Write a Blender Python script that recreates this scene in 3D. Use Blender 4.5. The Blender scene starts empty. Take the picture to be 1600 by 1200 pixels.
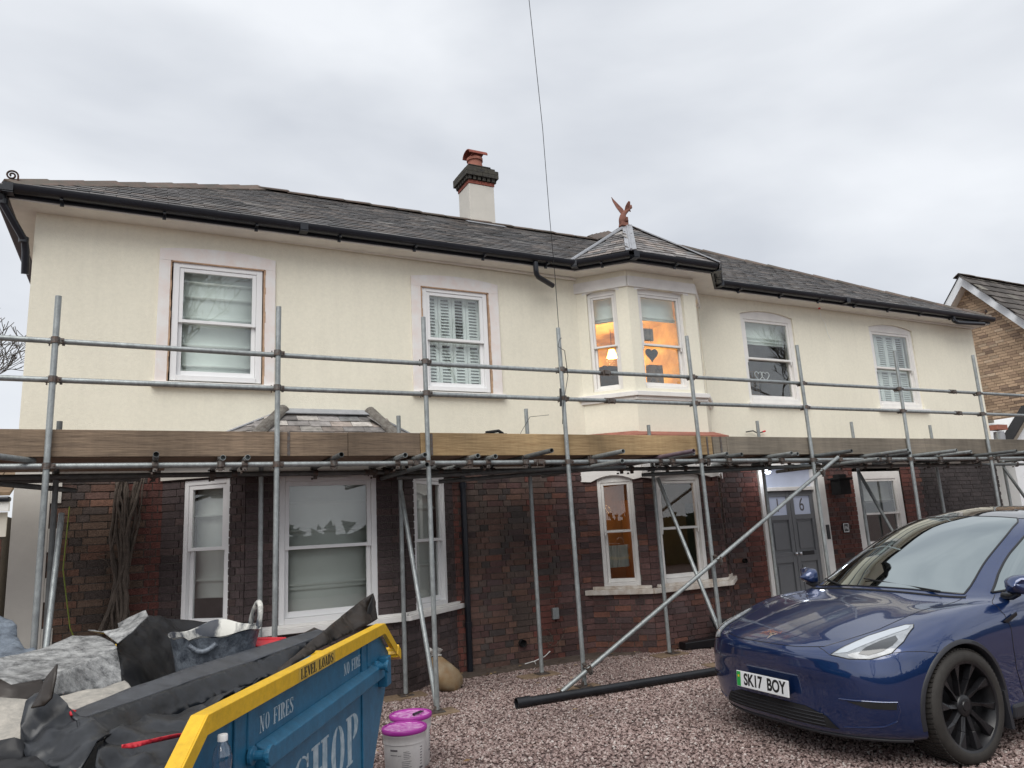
import bpy, bmesh, math, random
from mathutils import Vector, Matrix, geometry
from mathutils.bvhtree import BVHTree
import numpy as np
R = math.radians
rnd = random.Random(7)
SC = bpy.context.scene
COL = SC.collection

# ------------------------------------------------------------------ camera
cam_d = bpy.data.cameras.new("camera"); cam = bpy.data.objects.new("camera", cam_d); COL.objects.link(cam)
SC.camera = cam
_p, _r, _a = R(11.24), R(3.11), R(62.8)
_f = Vector((math.cos(_a)*math.cos(_p), math.sin(_a)*math.cos(_p), math.sin(_p)))
_r0 = Vector((math.sin(_a), -math.cos(_a), 0)); _u0 = _r0.cross(_f)
_rt = _r0*math.cos(_r) - _u0*math.sin(_r); _up = _r0*math.sin(_r) + _u0*math.cos(_r)
cam.matrix_world = Matrix(((_rt.x, _up.x, -_f.x, 0), (_rt.y, _up.y, -_f.y, 0), (_rt.z, _up.z, -_f.z, 1.65), (0, 0, 0, 1)))
cam_d.sensor_width = 36; cam_d.lens = 36*1140/1600; cam_d.clip_end = 800; cam_d.clip_start = .05

# ------------------------------------------------------------------ light
SUN_EL, SUN_AZ = 50, 232       # elevation, direction it comes from (deg, ccw from +X)
W = bpy.data.worlds.new("World"); SC.world = W; W.use_nodes = True
nt = W.node_tree; nt.nodes.clear()
def N(t, **k):
    n = nt.nodes.new(t)
    for a, b in k.items(): setattr(n, a, b)
    return n
out = N("ShaderNodeOutputWorld"); bg = N("ShaderNodeBackground"); bg.inputs[1].default_value = 1.0
sky = N("ShaderNodeTexSky", sky_type='NISHITA', sun_disc=False, sun_elevation=R(SUN_EL), sun_rotation=R(90-SUN_AZ))
skm = N("ShaderNodeVectorMath", operation='SCALE'); skm.inputs['Scale'].default_value = .06
tc = N("ShaderNodeTexCoord"); mp = N("ShaderNodeMapping"); mp.inputs['Scale'].default_value = (1.0, 1.0, 2.6); mp.inputs['Location'].default_value = (.3, .1, .4)
n1 = N("ShaderNodeTexNoise"); n1.inputs['Scale'].default_value = 1.9; n1.inputs['Detail'].default_value = 5; n1.inputs['Roughness'].default_value = .47; n1.inputs['Distortion'].default_value = .25
rp = N("ShaderNodeValToRGB"); rp.color_ramp.elements[0].position = .34; rp.color_ramp.elements[1].position = .64
rp.color_ramp.elements[0].color = (.425, .447, .485, 1); rp.color_ramp.elements[1].color = (.60, .618, .645, 1)
mx = N("ShaderNodeMix", data_type='RGBA'); mx.inputs[0].default_value = .93
L = nt.links.new
L(tc.outputs['Generated'], mp.inputs[0]); L(mp.outputs[0], n1.inputs['Vector']); L(n1.outputs['Fac'], rp.inputs[0])
L(sky.outputs[0], skm.inputs[0]); L(skm.outputs[0], mx.inputs[6]); L(rp.outputs[0], mx.inputs[7]); L(mx.outputs[2], bg.inputs[0]); L(bg.outputs[0], out.inputs[0])
sd = bpy.data.lights.new("sun", 'SUN'); sd.energy = 1.5; sd.angle = R(50); sd.color = (1, .97, .92)
sun = bpy.data.objects.new("sun", sd); COL.objects.link(sun)
sv = Vector((math.cos(R(SUN_AZ))*math.cos(R(SUN_EL)), math.sin(R(SUN_AZ))*math.cos(R(SUN_EL)), math.sin(R(SUN_EL))))
sun.rotation_euler = sv.to_track_quat('Z', 'Y').to_euler(); sun.location = (-5, -8, 15)
SC.view_settings.view_transform = 'Standard'; SC.view_settings.look = 'None'; SC.view_settings.gamma = 1
SC.view_settings.exposure = .66; SC.view_settings.use_curve_mapping = False
SC.render.engine = 'CYCLES'; SC.cycles.max_bounces = 7; SC.cycles.transparent_max_bounces = 12

# ------------------------------------------------------------------ materials
def mat(name, col=(.5, .5, .5), rough=.6, metal=0, nscale=0, namt=.25, col2=None, bump=0, bscale=None, attr=False,
        stretch=None, coat=0, emit=None, estr=0, spec=.5, n2=0, obj_random=0, detail=6, nrough=.62, streak=0):
    m = bpy.data.materials.new(name); m.use_nodes = True; t = m.node_tree; b = t.nodes["Principled BSDF"]
    b.inputs['Roughness'].default_value = rough; b.inputs['Metallic'].default_value = metal
    b.inputs['Specular IOR Level'].default_value = spec
    if coat: b.inputs['Coat Weight'].default_value = coat; b.inputs['Coat Roughness'].default_value = .03
    ln = t.links.new
    geo = t.nodes.new("ShaderNodeNewGeometry"); vec = geo.outputs['Position']
    if stretch:
        mpn = t.nodes.new("ShaderNodeMapping"); mpn.inputs['Scale'].default_value = stretch; ln(vec, mpn.inputs[0]); vec = mpn.outputs[0]
    c = None
    if attr:
        a = t.nodes.new("ShaderNodeAttribute"); a.attribute_name = 'col'; c = a.outputs['Color']
    else:
        r_ = t.nodes.new("ShaderNodeRGB"); r_.outputs[0].default_value = (*col, 1); c = r_.outputs[0]
    if nscale:
        nz = t.nodes.new("ShaderNodeTexNoise"); nz.inputs['Scale'].default_value = nscale; nz.inputs['Detail'].default_value = detail; nz.inputs['Roughness'].default_value = nrough
        ln(vec, nz.inputs['Vector'])
        if col2:
            mr = t.nodes.new("ShaderNodeMapRange"); mr.inputs[1].default_value = .5-.25*(1-namt); mr.inputs[2].default_value = .5+.25*(1-namt)
            ln(nz.outputs['Fac'], mr.inputs[0])
            mm = t.nodes.new("ShaderNodeMix"); mm.data_type = 'RGBA'; mm.inputs[7].default_value = (*col2, 1)
            ln(mr.outputs[0], mm.inputs[0]); ln(c, mm.inputs[6]); c = mm.outputs[2]
        else:
            mr = t.nodes.new("ShaderNodeMapRange"); mr.inputs[1].default_value = .25; mr.inputs[2].default_value = .75
            mr.inputs[3].default_value = 1-namt; mr.inputs[4].default_value = 1+namt; ln(nz.outputs['Fac'], mr.inputs[0])
            mm = t.nodes.new("ShaderNodeVectorMath"); mm.operation = 'SCALE'; ln(c, mm.inputs[0]); ln(mr.outputs[0], mm.inputs['Scale']); c = mm.outputs[0]
    if n2:
        nz = t.nodes.new("ShaderNodeTexNoise"); nz.inputs['Scale'].default_value = .9; nz.inputs['Detail'].default_value = 4; ln(geo.outputs['Position'], nz.inputs['Vector'])
        mr = t.nodes.new("ShaderNodeMapRange"); mr.inputs[1].default_value = .3; mr.inputs[2].default_value = .7; mr.inputs[3].default_value = 1-n2; mr.inputs[4].default_value = 1+n2*.6
        ln(nz.outputs['Fac'], mr.inputs[0]); mm = t.nodes.new("ShaderNodeVectorMath"); mm.operation = 'SCALE'; ln(c, mm.inputs[0]); ln(mr.outputs[0], mm.inputs['Scale']); c = mm.outputs[0]
    if streak:   # rain streaks and damp, running down the surface
        ms = t.nodes.new("ShaderNodeMapping"); ms.inputs['Scale'].default_value = (5, 5, .45); ln(geo.outputs['Position'], ms.inputs[0])
        nz = t.nodes.new("ShaderNodeTexNoise"); nz.inputs['Scale'].default_value = 1.3; nz.inputs['Detail'].default_value = 7; nz.inputs['Roughness'].default_value = .7; ln(ms.outputs[0], nz.inputs['Vector'])
        mr = t.nodes.new("ShaderNodeMapRange"); mr.inputs[1].default_value = .28; mr.inputs[2].default_value = .56; mr.inputs[3].default_value = 1-streak; mr.inputs[4].default_value = 1
        ln(nz.outputs['Fac'], mr.inputs[0]); mm = t.nodes.new("ShaderNodeVectorMath"); mm.operation = 'SCALE'; ln(c, mm.inputs[0]); ln(mr.outputs[0], mm.inputs['Scale']); c = mm.outputs[0]
    if obj_random:
        oi = t.nodes.new("ShaderNodeObjectInfo"); mr = t.nodes.new("ShaderNodeMapRange"); mr.inputs[3].default_value = 1-obj_random; mr.inputs[4].default_value = 1+obj_random
        ln(oi.outputs['Random'], mr.inputs[0]); mm = t.nodes.new("ShaderNodeVectorMath"); mm.operation = 'SCALE'; ln(c, mm.inputs[0]); ln(mr.outputs[0], mm.inputs['Scale']); c = mm.outputs[0]
    ln(c, b.inputs['Base Color'])
    if bump:
        nb = t.nodes.new("ShaderNodeTexNoise"); nb.inputs['Scale'].default_value = bscale or nscale*2 or 40; nb.inputs['Detail'].default_value = 4; ln(vec, nb.inputs['Vector'])
        bn = t.nodes.new("ShaderNodeBump"); bn.inputs['Strength'].default_value = bump; bn.inputs['Distance'].default_value = .01; ln(nb.outputs['Fac'], bn.inputs['Height']); ln(bn.outputs[0], b.inputs['Normal'])
    if emit: b.inputs['Emission Color'].default_value = (*emit, 1); b.inputs['Emission Strength'].default_value = estr
    return m

def glass_mat(name, tint=(.9, .95, .93), refl=1.0, rough=.0):
    m = bpy.data.materials.new(name); m.use_nodes = True; t = m.node_tree; t.nodes.clear()
    o = t.nodes.new("ShaderNodeOutputMaterial"); mix = t.nodes.new("ShaderNodeMixShader"); tr = t.nodes.new("ShaderNodeBsdfTransparent"); gl = t.nodes.new("ShaderNodeBsdfGlossy")
    fr = t.nodes.new("ShaderNodeFresnel"); gb_ = t.nodes.new("ShaderNodeNewGeometry"); im = t.nodes.new("ShaderNodeMapRange"); im.inputs[3].default_value = 1.5; im.inputs[4].default_value = 1/1.5; t.links.new(gb_.outputs['Backfacing'], im.inputs[0]); t.links.new(im.outputs[0], fr.inputs[0]); ml = t.nodes.new("ShaderNodeMath"); ml.operation = 'MULTIPLY_ADD'; ml.inputs[1].default_value = 1.35*refl; ml.inputs[2].default_value = .05*refl; ml.use_clamp = True
    tr.inputs[0].default_value = (*tint, 1); gl.inputs['Roughness'].default_value = rough
    g = t.nodes.new("ShaderNodeNewGeometry"); nz = t.nodes.new("ShaderNodeTexNoise"); nz.inputs['Scale'].default_value = 2.2; bp = t.nodes.new("ShaderNodeBump"); bp.inputs['Strength'].default_value = .03; bp.inputs['Distance'].default_value = .02
    ln = t.links.new; ln(g.outputs['Position'], nz.inputs['Vector']); ln(nz.outputs['Fac'], bp.inputs['Height']); ln(bp.outputs[0], gl.inputs['Normal'])
    ln(fr.outputs[0], ml.inputs[0]); ln(ml.outputs[0], mix.inputs[0]); ln(tr.outputs[0], mix.inputs[1]); ln(gl.outputs[0], mix.inputs[2]); ln(mix.outputs[0], o.inputs[0])
    return m

M = dict(
    cream=mat("cream_render", (.85, .81, .675), .9, nscale=26, namt=.045, bump=.4, bscale=130, n2=.05, streak=.045),
    cream2=mat("cream_smooth", (.60, .575, .52), .85, nscale=5, namt=.06, bump=.15, bscale=60),
    soffit=mat("soffit_white", (.80, .775, .72), .6, nscale=4, namt=.06, streak=.08),
    trim=mat("pinkish_trim", (.81, .79, .77), .75, nscale=5.5, namt=.5, col2=(.79, .71, .67), bump=.2, bscale=25),
    trimw=mat("old_white_paint", (.80, .78, .75), .6, nscale=5, namt=.08, bump=.25, bscale=30),
    flaky=mat("flaking_sill_paint", (.78, .75, .70), .7, nscale=9, namt=.1, col2=(.45, .36, .28), bump=.4, bscale=30),
    upvc=mat("white_window_frame", (.83, .83, .83), .35, nscale=3, namt=.03),
    putty=mat("bare_filler", (.45, .30, .20), .9, nscale=20, namt=.3),
    mortar=mat("mortar", (.125, .108, .095), .95, nscale=25, namt=.3, bump=.4, bscale=120),
    brick=mat("brick", attr=True, rough=.88, nscale=34, namt=.42, bump=.6, bscale=90, n2=.38, streak=.3, nrough=.75),
    nbrick=mat("buff_brick", attr=True, rough=.9, nscale=22, namt=.2, bump=.4, bscale=80, n2=.12),
    nmortar=mat("pale_mortar", (.17, .13, .105), .95, nscale=15, namt=.25),
    slate=mat("slate", attr=True, rough=.6, nscale=13, namt=.5, bump=.35, bscale=35, n2=.25),
    nslate=mat("concrete_tile", attr=True, rough=.9, nscale=9, namt=.4, bump=.4, bscale=30),
    felt=mat("roof_underlay", (.03, .03, .032), .9),
    lead=mat("lead_flashing", (.30, .31, .33), .5, nscale=6, namt=.2, bump=.2, bscale=20),
    ridge=mat("ridge_clay", (.14, .095, .078), .9, nscale=7, namt=.3, col2=(.085, .08, .065), bump=.5, bscale=30, obj_random=.25),
    hipt=mat("lichened_hip_tile", (.085, .07, .06), .9, nscale=16, namt=.4, col2=(.20, .19, .17), bump=.5, bscale=30, nrough=.8),
    terra=mat("terracotta", (.30, .115, .08), .8, nscale=8, namt=.3, bump=.3, bscale=40),
    beast=mat("aged_terracotta", (.20, .085, .06), .85, nscale=9, namt=.35, bump=.3, bscale=40),
    stonecap=mat("sooty_brick", (.035, .034, .033), .95, nscale=8, namt=.4, col2=(.07, .065, .05), bump=.6, bscale=30),
    redbrick=mat("red_brick_flat", (.24, .07, .05), .9, nscale=25, namt=.3, bump=.4, bscale=60),
    gutter=mat("black_plastic_gutter", (.012, .014, .020), .32, nscale=3, namt=.3),
    pipe=mat("black_plastic_pipe", (.014, .015, .018), .38, nscale=6, namt=.4, bump=.05, bscale=30),
    tube=mat("galvanised_tube", (.34, .365, .365), .45, .55, nscale=22, namt=.42, nrough=.8, stretch=(1, 1, .5), bump=.15, bscale=60, n2=.2),
    tubeold=mat("old_galvanised_tube", (.15, .16, .16), .55, .4, nscale=10, namt=.35, bump=.2, bscale=50, n2=.25),
    coupler=mat("rusty_coupler", (.15, .15, .145), .5, .6, nscale=30, namt=.3, col2=(.13, .085, .065), bump=.3, bscale=80),
    timber=mat("scaffold_board", (.255, .185, .125), .85, nscale=6, namt=.45, col2=(.14, .10, .07), stretch=(.6, 6, 9), bump=.4, bscale=9, streak=.25, n2=.42, nrough=.75, obj_random=.16),
    timber2=mat("fresh_scaffold_board", (.40, .28, .145), .85, nscale=5, namt=.45, col2=(.27, .175, .085), stretch=(.6, 6, 9), bump=.4, bscale=9, streak=.25, n2=.42, nrough=.75, obj_random=.1),
    timber3=mat("grey_scaffold_board", (.235, .20, .155), .9, nscale=6, namt=.3, col2=(.15, .13, .105), stretch=(.35, 8, 8), bump=.4, bscale=9, streak=.25, n2=.42, nrough=.75, obj_random=.1),
    deck=mat("deck_board", (.24, .17, .12), .9, nscale=5, namt=.35, stretch=(.4, 6, 6), bump=.3, bscale=8, obj_random=.25),
    sole=mat("sole_board", (.20, .14, .09), .9, nscale=8, namt=.35, bump=.3, bscale=20),
    wood=mat("wisteria_bark", (.10, .08, .065), .95, nscale=18, namt=.4, bump=.6, bscale=50),
    bark=mat("tree_bark", (.10, .085, .07), .95, nscale=12, namt=.3),
    green=mat("green_stem", (.22, .28, .04), .6),
    iron=mat("wrought_iron", (.03, .03, .03), .5, .5, nscale=20, namt=.4, col2=(.10, .04, .02)),
    doorgrey=mat("grey_door_paint", (.16, .165, .175), .4, nscale=6, namt=.06),
    frost=mat("frosted_door_glass", (.44, .48, .58), .3, nscale=3, namt=.1, emit=(.5, .55, .75), estr=.06),
    black=mat("black_gloss", (.01, .01, .012), .3),
    matblack=mat("black_matt", (.012, .012, .013), .85, nscale=8, namt=.4),
    chrome=mat("polished_metal", (.7, .7, .72), .2, 1),
    blind=mat("roman_blind", (.58, .61, .58), .9, nscale=3, namt=.06, bump=.2, bscale=10),
    blindg=mat("pale_green_blind", (.80, .85, .81), .9, nscale=3, namt=.06, bump=.25, bscale=14),
    blindd=mat("grey_blind", (.32, .33, .31), .9, nscale=3, namt=.08, bump=.2, bscale=10),
    shutter=mat("white_shutter", (.78, .82, .80), .5, nscale=4, namt=.04),
    dark=mat("dark_interior", (.05, .045, .04), .9, nscale=4, namt=.3),
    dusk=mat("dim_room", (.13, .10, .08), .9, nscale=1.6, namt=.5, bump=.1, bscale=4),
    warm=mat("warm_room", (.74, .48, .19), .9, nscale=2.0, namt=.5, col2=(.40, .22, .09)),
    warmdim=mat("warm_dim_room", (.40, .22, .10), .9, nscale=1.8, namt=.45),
    floor_in=mat("wooden_room_floor", (.2, .12, .06), .6, nscale=5, namt=.3),
    pinewood=mat("pine_wood", (.42, .22, .08), .6, nscale=6, namt=.2, stretch=(4, 4, .5)),
    art=mat("dark_picture", (.05, .055, .06), .5, nscale=9, namt=.5, col2=(.22, .20, .17)),
    shade=mat("lit_lamp_shade", (1, .7, .3), .6, emit=(1, .52, .10), estr=9),
    porch=mat("lit_porch_lamp", (1, 1, 1), .6, emit=(.85, .9, 1), estr=6),
    skipblue=mat("skip_blue_paint", (.022, .155, .285), .42, nscale=18, namt=.35, nrough=.85, streak=.22, bump=.12, bscale=8, n2=.18),
    skipyel=mat("skip_yellow_paint", (.78, .47, .018), .42, nscale=40, namt=.2, nrough=.85, streak=.2, bump=.15, bscale=25),
    stencilw=mat("stencil_white", (.58, .66, .70), .6, nscale=22, namt=.25, col2=(.25, .38, .47)),
    stencilk=mat("stencil_black", (.03, .028, .02), .6, nscale=30, namt=.3),
    rust=mat("rusty_steel", (.14, .09, .06), .8, nscale=20, namt=.4, col2=(.04, .09, .12)),
    blackpl=mat("glossy_black_plastic", (.008, .009, .011), .36, nscale=14, namt=.3, col2=(.026, .029, .035), bump=.25, bscale=9, n2=.3),
    blackpl2=mat("dull_black_plastic", (.006, .006, .0075), .5, nscale=9, namt=.4, bump=.3, bscale=10),
    greypl=mat("grey_plastic_face", (.055, .06, .07), .38, nscale=11, namt=.35, bump=.1, bscale=12, stretch=(1, 1, 1)),
    leadold=mat("weathered_lead_sheet", (.016, .017, .020), .5, nscale=15, namt=.45, col2=(.44, .44, .43), nrough=.84, bump=.4, bscale=18, n2=.3, detail=9),
    leadpale=mat("plaster_dusted_sheet", (.50, .46, .40), .7, nscale=9, namt=.4, col2=(.22, .21, .19), nrough=.8, bump=.5, bscale=16, detail=9),
    bluelump=mat("blue_grey_sheet", (.03, .04, .055), .5, nscale=9, namt=.4, col2=(.20, .235, .28), nrough=.85, bump=.5, bscale=14),
    tarp=mat("brown_black_tarp", (.026, .019, .0145), .45, nscale=12, namt=.35, bump=.35, bscale=9),
    trug=mat("plaster_splashed_rubber", (.03, .036, .05), .5, nscale=9, namt=.7, col2=(.62, .61, .56), bump=.3, bscale=20, stretch=(1, 1, .45)),
    trugout=mat("dark_rubber_outside", (.02, .026, .04), .5, nscale=11, namt=.5, col2=(.22, .25, .29), nrough=.85, n2=.2, bump=.3, bscale=20),
    red=mat("red_plastic", (.70, .03, .045), .4),
    whitepl=mat("white_bucket_plastic", (.70, .68, .67), .38, nscale=30, namt=.1, nrough=.85, streak=.12),
    magenta=mat("magenta_lid", (.46, .03, .38), .35, nscale=30, namt=.5, col2=(.72, .42, .66), detail=4),
    magrim=mat("magenta_lid_rim", (.36, .03, .30), .35),
    ink=mat("printed_grey_ink", (.12, .11, .12), .6),
    redink=mat("printed_red_ink", (.55, .04, .05), .6),
    bagcl=mat("rubble_bag", (.24, .145, .065), .4, nscale=9, namt=.3, col2=(.33, .26, .17), bump=.4, bscale=14),
    bagtop=mat("clear_bag_neck", (.55, .53, .5), .3, nscale=12, namt=.3, bump=.5, bscale=30),
    paint=None, white=mat("white_paint", (.8, .8, .79), .5), whitewall=mat("white_wall_paint", (.78, .79, .80), .8, nscale=4, namt=.05),
    bargeb=mat("white_bargeboard", (.80, .82, .84), .5), reflection_hedge=mat("reflection_leaves", (.035, .05, .02), .8, nscale=3, namt=.5),
    gravel_base=mat("gravel_bed", (.15, .105, .098), .95, nscale=60, namt=.5, bump=.8, bscale=90, n2=.12),
    dirt=mat("damp_earth", (.10, .075, .06), .95, nscale=20, namt=.4, bump=.6, bscale=40),
    tyre=mat("tyre_rubber", (.030, .027, .024), .75, nscale=20, namt=.25, bump=.1, bscale=60),
    rim=mat("black_wheel_cover", (.014, .014, .016), .33), cladding=mat("dark_wheel_cladding", (.022, .023, .028), .5),
    plate=mat("number_plate_white", (.74, .75, .76), .35), plateg=mat("number_plate_green", (.02, .32, .06), .4), platek=mat("plate_lettering", (.01, .01, .01), .5),
    carglass=mat("car_glass", (.40, .45, .455), .02, metal=1), carroof=mat("car_roof_glass", (.012, .013, .016), .03, coat=1, spec=.9),
    lamp_clear=mat("headlight_lens", (.30, .32, .34), .08, coat=1, nscale=14, namt=.5), lamp_dark=mat("headlight_inner", (.05, .055, .06), .15, coat=1), 
    lamp_bright=mat("headlight_strip", (.50, .54, .58), .12, coat=1),
    pane=glass_mat("window_glass", (.965, .985, .975), .95), paned=glass_mat("window_glass_lower", (.95, .96, .955), .85), clear=glass_mat("clear_plastic", (.86, .92, .97), 1.6, .05),
)
m = mat("midnight_blue_car_paint", (.0032, .025, .112), .30, .5, coat=1.0, spec=.5)
m.node_tree.nodes["Principled BSDF"].inputs['Coat IOR'].default_value = 1.85
M['paint'] = m
M['carroof'].node_tree.nodes["Principled BSDF"].inputs['Coat IOR'].default_value = 1.9

# ------------------------------------------------------------------ mesh building
class MB:
    def __init__(s): s.v = []; s.f = []; s.m = []; s.c = []; s.cur = (1, 1, 1)
    def add(s, vs, fs, mi=0):
        o = len(s.v); s.v += [tuple(p) for p in vs]; s.c += [s.cur]*len(vs)
        s.f += [tuple(i+o for i in f) for f in fs]; s.m += [mi]*len(fs)
    def box(s, x0, x1, y0, y1, z0, z1, mi=0):
        s.add([(x0, y0, z0), (x1, y0, z0), (x1, y1, z0), (x0, y1, z0), (x0, y0, z1), (x1, y0, z1), (x1, y1, z1), (x0, y1, z1)],
              [(0, 3, 2, 1), (4, 5, 6, 7), (0, 1, 5, 4), (1, 2, 6, 5), (2, 3, 7, 6), (3, 0, 4, 7)], mi)
    def hexa(s, p, mi=0):   # 8 points: bottom ring then top ring
        s.add(p, [(0, 3, 2, 1), (4, 5, 6, 7), (0, 1, 5, 4), (1, 2, 6, 5), (2, 3, 7, 6), (3, 0, 4, 7)], mi)
    def prism(s, poly, off, mi=0):   # polygon (3D points) extruded by vector
        n = len(poly); o = Vector(off); a = [Vector(p) for p in poly]
        s.add(a+[p+o for p in a], [tuple(range(n-1, -1, -1)), tuple(range(n, 2*n))]+[(i, (i+1) % n, n+(i+1) % n, n+i) for i in range(n)], mi)
    def tube(s, pts, r, n=10, cap=True, mi=0, hollow=0):
        pts = [Vector(p) for p in pts]; rs = r if isinstance(r, (list, tuple)) else [r]*len(pts); rings = []
        up = None
        for i, p in enumerate(pts):
            d = (pts[min(i+1, len(pts)-1)]-pts[max(i-1, 0)]).normalized()
            if up is None: up = Vector((0, 0, 1)) if abs(d.z) < .9 else Vector((1, 0, 0))
            a = d.cross(up).normalized(); b = a.cross(d).normalized(); up = b
            rings.append([p+(a*math.cos(2*math.pi*k/n)+b*math.sin(2*math.pi*k/n))*rs[i] for k in range(n)])
        vs = [q for rg in rings for q in rg]; fs = []
        for i in range(len(pts)-1):
            for k in range(n): fs.append((i*n+k, i*n+(k+1) % n, (i+1)*n+(k+1) % n, (i+1)*n+k))
        if hollow:   # open visible ends: inner ring set back
            for e, i in ((0, 0), (1, len(pts)-1)):
                d = (pts[1]-pts[0]).normalized() if e == 0 else (pts[-2]-pts[-1]).normalized()
                o = len(vs); c = pts[i]
                vs += [c+(q-c)*hollow for q in rings[i]]; vs += [c+(q-c)*hollow+d*.08 for q in rings[i]]
                for k in range(n):
                    k2 = (k+1) % n
                    fs.append((i*n+k, i*n+k2, o+k2, o+k)); fs.append((o+k, o+k2, o+n+k2, o+n+k))
                fs.append(tuple(range(o+n, o+2*n)))
        elif cap:
            fs.append(tuple(range(n-1, -1, -1))); fs.append(tuple(range((len(pts)-1)*n, len(pts)*n)))
        s.add(vs, fs, mi)
    def lathe(s, prof, c=(0, 0, 0), n=28, axis='z', mi=0, close=False):
        vs = []; fs = []
        for (r, h) in prof:
            for k in range(n):
                a = 2*math.pi*k/n; x, y = r*math.cos(a), r*math.sin(a)
                p = (x, y, h) if axis == 'z' else (x, h, y) if axis == 'y' else (h, x, y)
                vs.append((p[0]+c[0], p[1]+c[1], p[2]+c[2]))
        for i in range(len(prof)-1):
            for k in range(n): fs.append((i*n+k, i*n+(k+1) % n, (i+1)*n+(k+1) % n, (i+1)*n+k))
        s.add(vs, fs, mi)
    def build(s, name, mats, parent=None, smooth=False, local=False, kind=None, bevel=0, solid=0):
        me = bpy.data.meshes.new(name); me.from_pydata(s.v, [], s.f)
        if not isinstance(mats, (list, tuple)): mats = [mats]
        for mm in mats: me.materials.append(mm)
        for i, p in enumerate(me.polygons): p.material_index = s.m[i]; p.use_smooth = smooth
        if any(c != (1, 1, 1) for c in s.c):
            a = me.color_attributes.new('col', 'FLOAT_COLOR', 'POINT')
            a.data.foreach_set('color', np.array([(c[0], c[1], c[2], 1) for c in s.c], dtype=np.float32).ravel())
        bm = bmesh.new(); bm.from_mesh(me); bmesh.ops.recalc_face_normals(bm, faces=bm.faces); bm.to_mesh(me); bm.free()
        o = link(name, me, parent, local, kind)
        if solid: q = o.modifiers.new("thickness", 'SOLIDIFY'); q.thickness = solid; q.offset = 0
        if bevel: q = o.modifiers.new("bevel", 'BEVEL'); q.width = bevel; q.segments = 2; q.limit_method = 'ANGLE'
        if smooth and bevel == 0: me.set_sharp_from_angle(angle=R(50))
        return o
def wloc(o):
    p = Vector((0, 0, 0))
    while o is not None: p += o.location; o = o.parent
    return p
def link(name, me, parent=None, local=False, kind=None):
    o = bpy.data.objects.new(name, me); COL.objects.link(o)
    if parent is not None:
        o.parent = parent
        if not local: o.location = -wloc(parent)
    if kind: o['kind'] = kind
    return o
def empty(name, label, cat, loc=(0, 0, 0), rz=0, group=None):
    o = bpy.data.objects.new(name, None); COL.objects.link(o); o.location = loc; o.rotation_euler = (0, 0, rz); o.empty_display_size = .2
    return tag(o, label, cat, group)
def tag(o, label, cat, group=None):
    o['label'] = label; o['category'] = cat
    if group: o['group'] = group
    return o
def kids(o): return [c for c in COL.objects if c.parent == o]
def copy_tree(o, parent=None):
    c = o.copy(); COL.objects.link(c)
    if parent is not None: c.parent = parent
    for k in kids(o): copy_tree(k, c)
    return c
def textobj(s, size, name, material, parent, mw, extr=.001, local=False, sx=1, bold=0):
    cu = bpy.data.curves.new("t", 'FONT'); cu.body = s; cu.size = size; cu.extrude = extr; cu.align_x = 'CENTER'; cu.align_y = 'CENTER'; cu.offset = bold
    t = bpy.data.objects.new("t", cu); COL.objects.link(t); bpy.context.view_layer.update()
    me = bpy.data.meshes.new_from_object(t); bpy.data.objects.remove(t)
    me.transform(mw @ Matrix.Diagonal((sx, 1, 1, 1))); me.materials.clear(); me.materials.append(material)
    return link(name, me, parent, local)

class Frame:   # vertical wall frame: s along, d outward, z up
    def __init__(s, x0, y0, x1, y1):
        s.o = Vector((x0, y0, 0)); s.u = Vector((x1-x0, y1-y0, 0)); s.len = s.u.length; s.u.normalize(); s.n = Vector((s.u.y, -s.u.x, 0))
    def p(s, a, d, z): return s.o+s.u*a+s.n*d+Vector((0, 0, z))
    def box(s, mb, a0, a1, d0, d1, z0, z1, mi=0):
        mb.hexa([s.p(a0, d1, z0), s.p(a1, d1, z0), s.p(a1, d0, z0), s.p(a0, d0, z0), s.p(a0, d1, z1), s.p(a1, d1, z1), s.p(a1, d0, z1), s.p(a0, d0, z1)], mi)
    def poly(s, mb, pts, d0, d1, mi=0): mb.prism([s.p(a, d1, z) for a, z in pts], s.n*(d0-d1), mi)
    def mat4(s, a, d, z):
        o = s.p(a, d, z); return Matrix(((s.u.x, 0, s.n.x, o.x), (s.u.y, 0, s.n.y, o.y), (0, 1, 0, o.z), (0, 0, 0, 1)))
def wall_boxes(mb, fr, s0, s1, z0, z1, holes, d0=-.25, d1=0, mi=0):
    hs = sorted(holes); cur = s0
    for (a, b, c, d) in hs:
        if a > cur: fr.box(mb, cur, a, d0, d1, z0, z1, mi)
        if c > z0: fr.box(mb, a, b, d0, d1, z0, c, mi)
        if d < z1: fr.box(mb, a, b, d0, d1, d, z1, mi)
        cur = b
    if cur < s1: fr.box(mb, cur, s1, d0, d1, z0, z1, mi)
def arc(a, b, z, rise, n=10): return [(a+(b-a)*i/n, z+rise*(1-((2*i/n-1)**2))) for i in range(n+1)]
# ================================================================== SETTING
g = MB(); g.box(-400, 400, -400, 400, -.3, -.012); go = g.build("ground", M['gravel_base']); go['kind'] = 'structure'
g = MB(); g.box(-1.3, 15.2, 8.2, 8.60, -.02, .012)
for i in range(60):
    x = rnd.uniform(-1.2, 15); g.lathe([(rnd.uniform(.05, .16), 0), (.04, .02), (0, .022)], (x, rnd.uniform(8.15, 8.5), 0), 7)
do = g.build("soil_strip", M['dirt']); do['kind'] = 'structure'

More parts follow.
